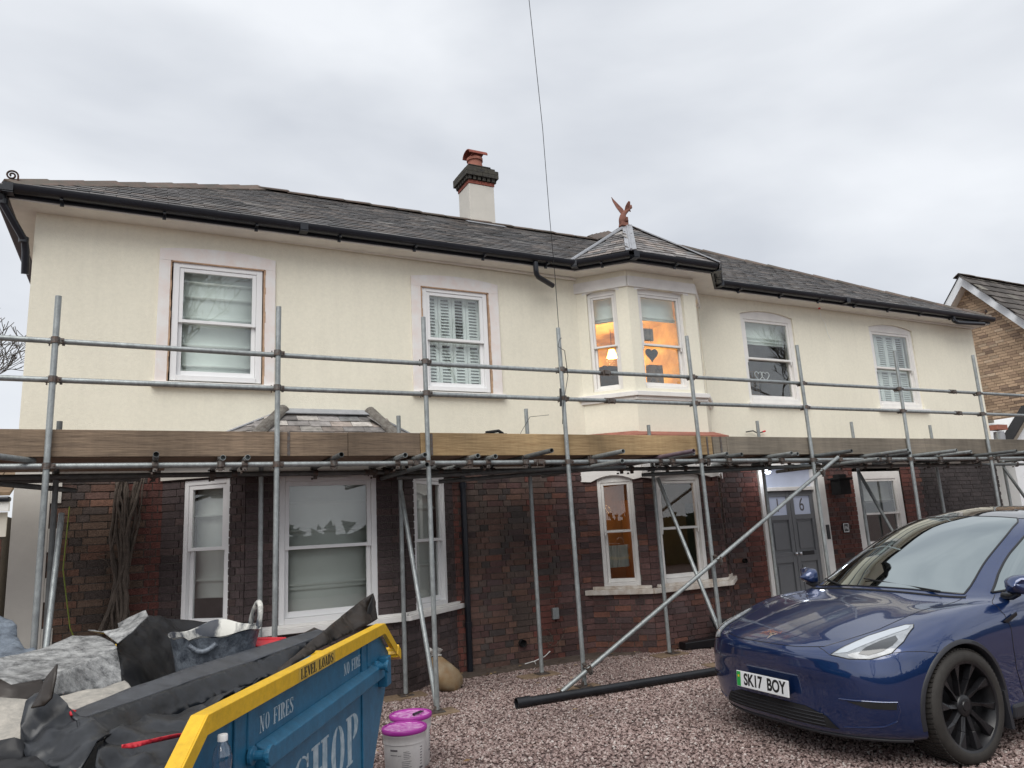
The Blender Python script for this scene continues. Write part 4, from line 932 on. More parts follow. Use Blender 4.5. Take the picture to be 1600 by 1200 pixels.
# ================================================================== SCAFFOLD
sc = empty("scaffold", "galvanised tube scaffold with timber toe boards running the whole front of the house", "scaffolding", (5, 7.3, 0))
PX = [-.68, 1.09, 2.55, 4.17, 6.05, 7.96, 9.96, 11.9, 13.8]; YO, YI = 6.87, 7.76; TR = .0242
def tubeo(name, a, b, m='tube', r=TR, hollow=.86, n=12):
    w = MB(); w.tube([a, b], r, n, hollow=hollow); return w.build(name, M[m], sc, smooth=True)
cm = None
def coupler(p, d1, d2):
    """clamp joining a tube along d1 with a tube along d2"""
    global cm
    if cm is None:
        w = MB()
        w.lathe([(.026, -.026), (.034, -.026), (.034, .026), (.026, .026)], (0, 0, 0), 12)
        w.lathe([(.026, -.024), (.033, -.024), (.033, .024), (.026, .024)], (0, .052, 0), 10, 'x')
        w.box(-.018, .018, .024, .034, -.022, .022); w.box(.026, .062, -.012, .012, -.018, .018); w.tube([(.05, -.035, 0), (.05, .03, 0)], .007, 6)
        w.box(.045, .065, .038, .066, -.03, -.014); w.tube([(-.045, .05, -.04), (-.045, .05, .03)], .0065, 6); w.box(-.06, -.03, .038, .062, -.02, .012)
        o = w.build("coupler", M['coupler'], sc); cm = o.data
    else: o = link("coupler", cm, sc, True)
    z = Vector(d1).normalized(); x = Vector(d2).normalized(); y = z.cross(x).normalized(); x = y.cross(z)
    o.matrix_local = Matrix.Translation(Vector(p)-wloc(sc)) @ Matrix(((x.x, y.x, z.x, 0), (x.y, y.y, z.y, 0), (x.z, y.z, z.z, 0), (0, 0, 0, 1)))
    return o
X_, Y_, Z_ = (1, 0, 0), (0, 1, 0), (0, 0, 1)
tops = [3.76, 3.83, 3.85, 3.86, 3.90, 3.91, 3.96, 4.01, 3.95]; lean = [(.0, 0), (.005, 0), (-.01, 0), (-.015, 0), (-.03, 0), (-.02, 0), (.03, 0), (.02, 0), (0, 0)]
for i, x in enumerate(PX):
    tubeo("standard", (x-lean[i][0], YO, .035), (x+lean[i][0], YO, tops[i]))
    for z in (2.34, 3.05, 3.38): coupler((x, YO, z), Z_, X_)
    xi = x+(.0 if i != 4 else -.05); zt = [2.84, 2.5, 2.96, 3.08, 2.91, 3.0, 3.02, 3.0, 2.9][i]
    tubeo("standard", (xi, YI, .035), (xi-.01, YI, zt), 'tubeold' if i in (0,) else 'tube'); coupler((xi, YI, 2.33), Z_, X_)
    for y in (YO, YI):
        w = MB(); w.box(x-.07, x+.07, y-.07, y+.07, .018, .026); w.lathe([(.02, .026), (.02, .07)], (x, y, 0), 10); w.build("base_plate", M['coupler'], sc)
        w = MB(); a = rnd.uniform(-.05, .05); w.box(x-.24+a, x+.22+a, y-.11, y+.11, -.02, .016); w.build("sole_board", M['sole'], sc, bevel=.006)
YL = YO+.052
def run(name, y, zs, breaks, m='tube'):
    """zs: list of (x,z) polyline; breaks: x of tube joints"""
    def zz(x):
        for (a, b), (c, d) in zip(zs[:-1], zs[1:]):
            if a <= x <= c: return b+(d-b)*(x-a)/(c-a)
        return zs[-1][1]
    bs = [zs[0][0]]+breaks+[zs[-1][0]]
    for a, b in zip(bs[:-1], bs[1:]):
        n = max(2, int((b-a)/.9)); w = MB(); w.tube([(a+.006+(b-a-.012)*k/n, y, zz(a+(b-a)*k/n)) for k in range(n+1)], TR, 12, hollow=.0, cap=True); w.build(name, M[m], sc, smooth=True)
    for b in breaks:
        w = MB(); w.tube([(b-.07, y, zz(b)), (b+.07, y, zz(b))], .0325, 10); w.box(b-.03, b+.03, y-.05, y-.03, zz(b)-.02, zz(b)+.02); w.tube([(b-.04, y-.04, zz(b)-.045), (b-.04, y-.04, zz(b)+.02)], .007, 6); w.tube([(b+.04, y-.04, zz(b)-.045), (b+.04, y-.04, zz(b)+.02)], .007, 6); w.build("sleeve_coupler", M['coupler'], sc, smooth=False)
run("guard_rail", YL, [(-3.2, 3.395), (-.68, 3.385), (1.1, 3.37), (2.55, 3.37), (4.2, 3.375), (6.05, 3.39), (8, 3.39), (10, 3.395), (16, 3.40)], [4.78, 11.3])
run("guard_rail", YL, [(-3.2, 3.06), (-.68, 3.055), (1.1, 3.05), (4.2, 3.05), (8, 3.055), (16, 3.06)], [4.82, 11.35])
run("ledger", YL, [(-3.2, 2.345), (4, 2.345), (16, 2.345)], [3.83, 9.3])
run("ledger", YI-.052, [(-3.2, 2.33), (4, 2.33), (16, 2.31)], [2.2, 8.4], 'tubeold')
run("ledger", YI+.40, [(-3.2, 2.335), (.0, 2.335)], [], 'tubeold')
TRN = [(.10, 6.62, 2.405), (.62, 6.80, 2.395), (.82, 6.78, 2.395), (1.61, 6.59, 2.395), (2.24, 6.64, 2.395), (2.43, 6.61, 2.393), (2.37, 6.42, 2.28), (3.0, 6.68, 2.39), (3.22, 6.74, 2.39), (3.65, 6.32, 2.40),
       (4.54, 6.34, 2.395), (4.48, 6.28, 2.285), (5.46, 6.3, 2.393), (5.62, 6.5, 2.39), (6.19, 6.58, 2.39), (6.5, 6.66, 2.393), (7.21, 6.53, 2.39), (7.4, 6.6, 2.39), (8.02, 6.3, 2.392), (8.49, 6.3, 2.285), (9.03, 6.25, 2.393), (9.5, 6.55, 2.392), (10.06, 6.24, 2.39), (10.66, 6.4, 2.39), (11.6, 6.3, 2.39), (12.1, 6.3, 2.39), (13.0, 6.3, 2.39), (14.1, 6.3, 2.39)]
pp = mat("violet_stained_tube", (.20, .15, .18), .5, .4, nscale=10, namt=.3)
for i, (x, ye, z) in enumerate(TRN):
    o = tubeo("transom", (x+.01*math.sin(i), ye, z), (x, 8.02, z-.004), 'tube' if i % 3 else 'tubeold')
    if i == 12: o.data.materials[0] = pp
    coupler((x, YL, 2.345), X_, (0, 0, 1) if i % 2 else (0, -.3, -1)); coupler((x, YI-.052, 2.33), X_, (0, 0, -1))
tubeo("transom", (-1.35, 6.05, 2.40), (-.78, 6.98, 2.395)); tubeo("transom", (-1.75, 6.6, 2.29), (-.55, 7.95, 2.22), 'tubeold')
# braces
tubeo("brace", (3.86, 6.79, .02), (8.36, 6.80, 2.365)); coupler((4.19, 6.82, .20), (.88, 0, .46), Z_); coupler((6.08, 6.82, 1.17), (.88, 0, .46), Z_); coupler((7.99, 6.82, 2.17), (.88, 0, .46), Z_)
tubeo("brace", (2.53, YI-.06, 2.12), (2.58, YO+.06, .03)); tubeo("brace", (6.02, YI-.06, 2.2), (6.10, YO+.05, .36)); tubeo("brace", (9.88, YI-.05, 2.25), (9.98, YO+.05, .4), 'tubeold')
tubeo("brace", (-.62, YI-.08, 2.0), (-.64, YO+.08, .1)); tubeo("brace", (13.7, YI-.05, 2.25), (13.9, YO+.05, .4), 'tubeold'); tubeo("brace", (2.5, YI-.02, 2.27), (4.5, YO+.06, 2.29), 'tubeold'); tubeo("brace", (5.8, YI-.02, 2.25), (8.0, YO+.06, 2.27), 'tubeold')
tubeo("brace", (3.0, YI+.02, 2.22), (5.0, YO+.1, 2.29), 'tubeold')
# toe boards
tb = [(-3.3, 1.75, 'timber'), (1.755, 2.48, 'timber'), (2.485, 6.28, 'timber2'), (6.30, 6.52, 'timber3'), (6.525, 10.4, 'timber3'), (10.405, 13.2, 'timber3')]
for i, (a, b, m_) in enumerate(tb):
    w = MB(); w.box(a, b, YO+.035+.003*(i % 2), YO+.073+.003*(i % 2), 2.418, 2.642+.004*(i % 3)); w.build("toe_board", M[m_], sc, bevel=.004)
for x in (1.2, 2.60, 6.2, 6.42): 
    w = MB(); w.box(x-.012, x+.012, YO+.030, YO+.0345, 2.42, 2.64); w.build("board_band", M['coupler'], sc)
# deck boards (inner edge kept off the bays)
for j in range(4):
    x = -3.3
    y = YO+.09+j*.205
    while x < 13.2:
        L_ = rnd.choice((2.4, 3.0, 3.9)); b = min(x+L_, 13.2); w = MB(); w.box(x+.004, b-.004, y, y+.195, 2.417+.001*(j % 2), 2.455); w.build("deck_board", M['deck'], sc); x = b
for j in range(2):
    y = YO+.09+(4+j)*.205
    for a, b in ((-3.3, .2), (3.5, 5.2), (7.9, 11), (11.01, 13.2)):
        w = MB(); w.box(a, b, y, y+.195, 2.417, 2.455); w.build("deck_board", M['deck'], sc)
w = MB(); w.tube([(4.18, 6.85, 3.74), (4.12, 6.80, 3.70), (4.10, 6.80, 3.62), (4.18, 6.8, 3.58), (4.22, 6.83, 3.3), (4.13, 6.82, 2.98), (4.10, 6.82, 2.75)], .004, 5); w.tube([(4.11, 6.83, 3.15), (4.10, 6.83, 2.95)], .012, 6); w.build("hanging_cable", M['black'], sc)
w = MB(); w.tube([(3.98, 7.7, 2.47), (4.05, 7.72, 2.78), (4.2, 7.74, 2.98), (4.5, 7.8, 3.02)], .003, 4); w.tube([(3.98, 7.7, 2.47), (4.15, 7.7, 2.6), (4.4, 7.7, 2.6), (4.6, 7.7, 2.46)], .003, 4); w.build("loose_wire", M['black'], sc)

# overhead telephone wire
w = MB(); w.tube([(4.16, 6.86, 3.86), (4.06, 6.70, 4.42), (3.92, 6.5, 5.08), (3.71, 6.17, 5.86), (3.31, 5.6, 6.88), (2.2, 4.0, 9.4), (-3, -4, 21)], .0035, 5)
tag(w.build("telephone_wire", M['black']), "thin black overhead wire running from a scaffold pole up into the sky", "wire")
w = MB(); w.tube([(10.42, 8.52, 5.26), (10.50, 8.50, 5.24), (10.51, 8.50, 5.15)], .02, 6); tag(w.build("red_tie", M['red']), "small red plastic tie hanging under the gutter near the right windows", "plastic tie")
w = MB(); w.tube([(10.51, 8.50, 5.14), (10.53, 8.51, 5.0), (10.62, 8.52, 4.92), (10.66, 8.52, 4.7), (10.72, 8.52, 4.6)], .004, 4); tag(w.build("white_string", M['white']), "thin white string dangling down the cream wall below the red tie", "string")
w = MB(); w.tube([(8.45, 8.50, 2.95), (8.6, 8.50, 2.97), (8.7, 8.5, 2.93), (8.82, 8.5, 2.96)], .010, 5); w.tube([(8.8, 8.5, 2.955), (8.86, 8.5, 2.97)], .014, 5, mi=1); tag(w.build("cable_stub", [M['black'], M['red']]), "short cable with red tips poking from the cream wall above the boards", "cable")
w = MB(); w.box(3.22, 3.48, 6.95, 7.05, 2.64, 2.66); w.tube([(3.25, 6.99, 2.67), (3.4, 6.99, 2.69), (3.45, 6.99, 2.66)], .018, 6); tag(w.build("dark_rag", M['matblack']), "small dark rag lying on top of the fresh toe board", "rag")

# wisteria
wis = empty("wisteria", "bare twisted wisteria stems climbing the brown brick wall left of the dark bay", "climbing plant", (-.12, 8.45, 0))
rw = random.Random(3)
for i in range(16):
    b = -.42+.5*i/15+rw.uniform(-.03, .03); tx = rw.uniform(-.24, .02); xm = -.15+rw.uniform(-.06, .06); pts = []
    for k in range(17):
        z = k/16*2.4; t_ = z/2.4
        x = (b+(xm-b)*min(1, t_/.55)**1.1) if t_ < .55 else xm+(tx-xm)*((t_-.55)/.45)
        x += .03*math.sin(z*5+i*1.7)+.012*math.sin(z*13+i); y = 8.49-.03-.05*abs(math.sin(i*2.1+z*2.4))-(.12*(1-t_) if i % 3 == 0 else .0)
        pts.append((x, y, z))
    r0 = rw.uniform(.010, .026); w = MB(); w.tube(pts, [r0*(1.2-.6*k/16) for k in range(17)], 7); w.build("stem", M['wood'], wis, smooth=True)
for i in range(10):
    z0 = rw.uniform(.4, 2.3); w = MB(); x0 = rw.uniform(-.3, 0); pts = [(x0, 8.46, z0)]
    for k in range(5): pts.append((pts[-1][0]+rw.uniform(-.09, .09), 8.49-rw.uniform(0, .05), pts[-1][2]+rw.uniform(-.05, .09)))
    w.tube(pts, .005, 4); w.build("twig", M['wood'], wis)
w = MB(); w.tube([(-.62, 8.45, 2.1), (-.64, 8.44, 1.5), (-.55, 8.42, .95), (-.40, 8.40, .6)], .005, 4); tag(w.build("green_shoot", M['green']), "thin yellow green shoot leaning on the wall by the leftmost poles", "plant stem")

# bare trees: one far behind the house on the left, the others across the road behind the viewer
def bare_tree(name, label, loc, H, seed, spread=.5, depth=7, tw=.004, group=None):
    rr_ = random.Random(seed); root = empty(name, label, "tree", loc, 0, group); T = MB(); C = MB(); cnt = [0]
    def grow(p, d, L_, r_, lev):
        cnt[0] += 1; pts = [p]; n = 3 if lev < 5 else 2
        for k in range(n):
            d = (d+Vector((rr_.uniform(-1, 1), rr_.uniform(-1, 1), rr_.uniform(-.4, .9)))*.16).normalized(); p = p+d*L_/n; pts.append(p)
        mb = T if lev < 2 else C; mb.tube(pts, [max(tw, r_*(1-.35*k/n)) for k in range(n+1)], 7 if lev < 2 else 4 if lev < 4 else 3, cap=False)
        if lev >= depth: return
        k = 2 if lev < 1 else rr_.choice((2, 2, 3))
        if lev > 2: k = rr_.choice((2, 3, 3))
        for _ in range(k):
            nd = (d+Vector((rr_.uniform(-1, 1), rr_.uniform(-1, 1), rr_.uniform(-.35, .8)))*(spread+.08*lev)).normalized(); grow(p, nd, L_*rr_.uniform(.66, .86), r_*.62, lev+1)
    grow(Vector((0, 0, -.1)), Vector((0, 0, 1)), H*.27, H*.022, 0)
    T.build("trunk", M['bark'], root, local=True, smooth=True); C.build("crown", M['bark'], root, local=True); return root
bare_tree("bare_tree", "bare winter tree with fine branches seen left of the house beyond the garage", (-5.5, 27, 0), 9.2, 4, .55, 8, .012)
for i, (x, y, h) in enumerate(((-8, -9, 12), (2.2, -11.5, 13.5), (11.5, -12, 14), (21, -13, 14), (31, -12, 14))):
    bare_tree("roadside_tree", ("bare tree across the road mirrored in the windows, leftmost of the row", "tall bare tree across the road behind the viewer, second along the row", "bare tree in the middle of the row across the road", "tall bare tree across the road, second from the right end of the row", "bare tree across the road, rightmost of the row")[i], (x, y, 0), h, 20+i, .5, 7, .014, "bare trees across the road")
hg = MB()
for i in range(900):
    x = -16+44*rnd.random(); z = .1+2.0*rnd.random()**.8; y = -6.5-rnd.random()*1.2; s_ = rnd.uniform(.12, .26); a = rnd.random()*6
    hg.add([(x+s_*math.cos(a+k*2.1), y+s_*.6*math.sin(a*2+k), z+s_*math.sin(a+k*2.1)) for k in range(3)], [(0, 1, 2)])
hg.box(-16, 28, -7.6, -6.7, 0, 1.8)
tag(hg.build("reflection_hedge", M['reflection_hedge']), "dark clipped greenery added unseen behind the viewer to darken reflections in the car", "reflection_hedge")  # added out of view to give the car dark low reflections
# ================================================================== SKIP AND ITS LOAD
FS = Frame(.21, 2.53, 1.31, 4.34)
skip = empty("skip", "blue steel waste skip with yellow rim and white stencilled lettering in the foreground", "skip", tuple(FS.p(1.07, -.85, 0)))
WD = 1.36
SW = [(-.36, .78), (-.40, .84), (0, 1.10), (2.12, 1.10), (2.36, .95), (2.33, .84), (1.66, .03), (.25, .03)]
def sidewall(d0, d1, nm):
    w = MB(); FS.poly(w, SW, d0, d1); return w.build(nm, M['skipblue'], skip)
sidewall(-.053, -.045, "side_panel"); sidewall(-WD, -WD+.008, "side_panel")
for (sa, za, sb, zb) in ((1.66, .03, 2.36, .95), (.25, .03, -.40, .84)):
    w = MB(); w.hexa([FS.p(sa, -WD, za), FS.p(sa, -.054, za), FS.p(sa+.01, -.054, za), FS.p(sa+.01, -WD, za), FS.p(sb, -WD, zb), FS.p(sb, -.054, zb), FS.p(sb+.01, -.054, zb), FS.p(sb+.01, -WD, zb)]); w.build("end_panel", M['skipblue'], skip)
w = MB(); FS.box(w, .25, 1.66, -WD, -.054, .0, .03); w.build("skip_floor", M['skipblue'], skip)
def rimrun(d0, d1):
    w = MB(); T_ = [(-.46, .80), (0, 1.15), (2.12, 1.15), (2.44, .965)]; t_ = .058
    for (a, za), (b, zb) in zip(T_[:-1], T_[1:]):
        for (e0, e1, h0, h1) in ((d1-.006, d1, t_, 0), (d0, d1-.006, .006, 0)):
            w.hexa([FS.p(a, e1, za-h0), FS.p(b, e1, zb-h0), FS.p(b, e0, zb-h0), FS.p(a, e0, za-h0), FS.p(a, e1, za-h1), FS.p(b, e1, zb-h1), FS.p(b, e0, zb-h1), FS.p(a, e0, za-h1)])
    return w.build("rim", M['skipyel'], skip, bevel=.002)
rimrun(-.056, .0); rimrun(-WD-.04, -WD+.03)
for s_, z_ in ((-.46, .80), (2.44, .965)):
    w = MB(); FS.box(w, s_-.03, s_+.03, -WD, -.002, z_-.055, z_-.001); w.build("end_rim", M['skipyel'], skip, bevel=.004)
w = MB(); FS.poly(w, [(2.40, .93), (2.49, .885), (2.49, .945), (2.43, .985)], -.06, .004); w.build("rim_corner", M['skipyel'], skip, bevel=.003)
w = MB()
w.hexa([FS.p(.44, .0, .86), FS.p(2.10, .0, .86), FS.p(2.10, -.045, .85), FS.p(.44, -.045, .85), FS.p(.44, .0, .925), FS.p(2.10, .0, .925), FS.p(2.10, -.044, .95), FS.p(.44, -.044, .95)]); w.build("side_rail", M['skipblue'], skip, bevel=.004)
for a, b in ((.36, .425), (1.86, 1.93)):
    w = MB(); FS.box(w, a-.01, b-.02, -.045, -.030, .952, 1.093); FS.box(w, a-.1, a-.002, -.045, -.036, .3, 1.093); w.build("side_post", M['skipblue'], skip, bevel=.004)
w = MB(); FS.box(w, -.10, .26, -.045, .05, .835, .855); w.build("side_ledge", M['skipblue'], skip, bevel=.003)
for s_ in (.37, 2.0):
    w = MB(); pr = [(.032, 0), (.032, .012), (.017, .016), (.017, .05), (.022, .052), (.022, .062), (.034, .064), (.034, .078), (0, .078)]
    vs = []; n = 14
    for r_, h in pr:
        for k in range(n): a = 2*math.pi*k/n; vs.append(FS.p(s_+r_*math.cos(a), -.03+h, .93+r_*math.sin(a)))
    w.add(vs, [(i*n+k, i*n+(k+1) % n, (i+1)*n+(k+1) % n, (i+1)*n+k) for i in range(len(pr)-1) for k in range(n)])
    w.build("lifting_lug", M['skipblue'], skip, bevel=.002)
w = MB(); FS.box(w, 2.105, 2.20, -.045, .01, .80, .96); w.build("lug_plate", M['skipblue'], skip, bevel=.004)
# stencil lettering: each letter is built from bars and half rings
def half(cx, cy, rx, ry, ix, iy, side, n=9):
    A = [(cx+side*rx*math.cos(a), cy+ry*math.sin(a)) for a in [R(-88+176*i/n) for i in range(n+1)]]
    B = [(cx+side*ix*math.cos(a), cy+iy*math.sin(a)) for a in [R(-84+168*i/n) for i in range(n+1)]]
    return A, B
def glyph(chh):
    """list of quads/polys in a 0..w x 0..1 cell; returns (polys, width)"""
    q = []; t_ = .17; r = lambda a, b, c, d: q.append([(a, b), (c, b), (c, d), (a, d)])
    def serif(x, y): r(x-.055, y, x+t_+.055, y+.045)
    def V(x, top=1): r(x, .045, x+t_, top-.045); serif(x, 0); serif(x, top-.045)
    def ringh(cx, cy, rx, ry, ix, iy, side):
        A, B = half(cx, cy, rx, ry, ix, iy, side)
        for i in range(len(A)-1): q.append([A[i], A[i+1], B[i+1], B[i]])
    w_ = .52
    if chh == 'H': V(.04); V(.36); r(.23, .47, .345, .53); w_ = .6
    elif chh == 'O': ringh(.27, .5, .25, .5, .09, .45, -1); ringh(.30, .5, .25, .5, .09, .45, 1); w_ = .58
    elif chh == 'P': V(.04); ringh(.27, .73, .26, .27, .08, .225, 1); w_ = .56
    elif chh == 'D': V(.04); ringh(.27, .5, .27, .5, .09, .45, 1); w_ = .57
    elif chh == 'R': V(.04); ringh(.27, .75, .24, .25, .07, .21, 1); q.append([(.27, .49), (.36, .49), (.56, 0), (.40, 0)]); w_ = .60
    elif chh == 'E': V(.04); r(.24, .955, .48, 1); r(.43, .82, .48, .955); r(.24, 0, .50, .045); r(.45, .045, .50, .2); r(.24, .48, .40, .53); r(.36, .40, .40, .61)
    elif chh == 'F': V(.04); r(.24, .955, .48, 1); r(.43, .80, .48, .955); r(.24, .48, .40, .53); r(.36, .40, .40, .61)
    elif chh == 'L': V(.04); r(.26, 0, .48, .045); r(.43, .045, .48, .26)
    elif chh == 'I': V(.06); w_ = .30
    elif chh == 'N': r(.07, .045, .11, .96); r(.0, 0, .18, .045); q.append([(.0, 1), (.18, 1), (.50, 0), (.40, 0)]); r(.46, .1, .50, .96); r(.39, .955, .57, 1); w_ = .58
    elif chh == 'V': q.append([(.02, 1), (.22, 1), (.36, .12), (.27, 0)]); q.append([(.33, 0), (.38, .0), (.52, 1), (.46, 1)]); w_ = .54
    elif chh == 'A': q.append([(.04, 0), (.10, 0), (.26, 1), (.22, 1)]); q.append([(.28, 1), (.34, 1), (.54, 0), (.34, 0)]); r(.14, .27, .34, .32); r(-.02, 0, .15, .04); w_ = .56
    elif chh == 'S':
        def arcp(cx, cy, rx, ry, a0, a1, th0, th1, n=8):
            for i in range(n):
                a, b = R(a0+(a1-a0)*i/n), R(a0+(a1-a0)*(i+1)/n); ta, tb = th0+(th1-th0)*i/n, th0+(th1-th0)*(i+1)/n
                q.append([(cx+(rx-ta)*math.cos(a), cy+(ry-ta*.6)*math.sin(a)), (cx+rx*math.cos(a), cy+ry*math.sin(a)), (cx+rx*math.cos(b), cy+ry*math.sin(b)), (cx+(rx-tb)*math.cos(b), cy+(ry-tb*.6)*math.sin(b))])
        arcp(.26, .74, .23, .26, 20, 85, .05, .06); arcp(.26, .74, .23, .26, 95, 215, .06, .17)
        q.append([(.06, .62), (.22, .68), (.46, .40), (.30, .33)]); arcp(.26, .27, .23, .27, 35, -85, .17, .06); arcp(.26, .27, .23, .27, -95, -160, .06, .05)
        r(.42, .74, .47, .98); r(.03, .02, .08, .26)
    return q, w_
def stencil(txt, s0, s1, z0, h, d, m_, name, slope=0):
    gs = [glyph(c_) if c_ != ' ' else ([], .35) for c_ in txt]; gap = .07; tot = sum(g_[1]+gap for g_ in gs)-gap; k = (s1-s0)/tot; x = s0
    for g_, wd in gs:
        if g_:
            w = MB()
            for pl in g_: FS.poly(w, [(x+a*k, z0+b*h) for a, b in pl], d, d+.0012)
            w.build(name, M[m_], skip)
        x += (wd+gap)*k
stencil("LEVEL LOADS", .765, 1.17, 1.101, .04, .0008, 'stencilk', "stencil_letter")
stencil("NO FIRES", .475, .80, .975, .058, -.0446, 'stencilw', "stencil_letter")
stencil("NO FIRES", 1.47, 1.80, .982, .056, -.0446, 'stencilw', "stencil_letter")
stencil("SHOP", .80, 1.71, .55, .225, -.0446, 'stencilw', "stencil_letter")
w = MB(); FS.box(w, .74, 1.20, .0002, .0006, 1.094, 1.148); w.build("worn_patch", mat("worn_yellow", (.55, .36, .05), .6, nscale=20, namt=.3), skip)

def sheet(name, pts, material, parent=None, noise=.008, seed=0, thick=.006, dens=.05, local=False, smooth=True):
    P = [Vector(p) for p in pts]; c_ = sum(P, Vector())/len(P); A = np.array([tuple(p-c_) for p in P]); _, _, vt = np.linalg.svd(A); e1, e2, e3 = Vector(vt[0]), Vector(vt[1]), Vector(vt[2])
    q = [((p-c_).dot(e1), (p-c_).dot(e2)) for p in P]; hh = [(p-c_).dot(e3) for p in P]
    # densify outline
    Q = []; Hh = []
    for i in range(len(q)):
        a, b = q[i], q[(i+1) % len(q)]; n = max(1, int(math.dist(a, b)/dens))
        for k in range(n): t_ = k/n; Q.append((a[0]+(b[0]-a[0])*t_, a[1]+(b[1]-a[1])*t_)); Hh.append(hh[i]+(hh[(i+1) % len(q)]-hh[i])*t_)
    rs_ = random.Random(seed); bx = [min(a[0] for a in Q), max(a[0] for a in Q), min(a[1] for a in Q), max(a[1] for a in Q)]
    nO = len(Q); pts2 = [Vector(a) for a in Q]; x = bx[0]; step = max(dens*.42, ((bx[1]-bx[0])*(bx[3]-bx[2])/2600)**.5)
    while x < bx[1]:
        y = bx[2]
        while y < bx[3]:
            p = (x+rs_.uniform(-.3, .3)*step, y+rs_.uniform(-.3, .3)*step)
            if inpoly(p[0], p[1], Q) and min(math.dist(p, o_) for o_ in Q) > step*.6: pts2.append(Vector(p))
            y += step
        x += step
    r_ = geometry.delaunay_2d_cdt(pts2, [], [list(range(nO))], 1, 1e-5)
    from mathutils import noise as NZ
    vs = []
    for v in r_[0]:
        ws = 0; h = 0
        for (a, hv) in zip(Q, Hh): wgt = 1/((v.x-a[0])**2+(v.y-a[1])**2+1e-6)**1.2; ws += wgt; h += wgt*hv
        h /= ws; h += noise*(NZ.noise(Vector((v.x*7, v.y*7, seed*3.1)))*1.6+NZ.noise(Vector((v.x*19, v.y*19, seed*1.7)))*.6+abs(NZ.noise(Vector((v.x*4, v.y*11, seed*2.3))))*1.4-abs(NZ.noise(Vector((v.x*9+v.y*5, v.y*6, seed*5.3))))*1.6)
        vs.append(c_+e1*v.x+e2*v.y+e3*h)
    w = MB(); w.add(vs, [tuple(f) for f in r_[2]]); o = w.build(name, material if not isinstance(material, str) else M[material], parent, smooth=smooth)
    q_ = o.modifiers.new("thickness", 'SOLIDIFY'); q_.thickness = thick; q_.offset = 0
    return o
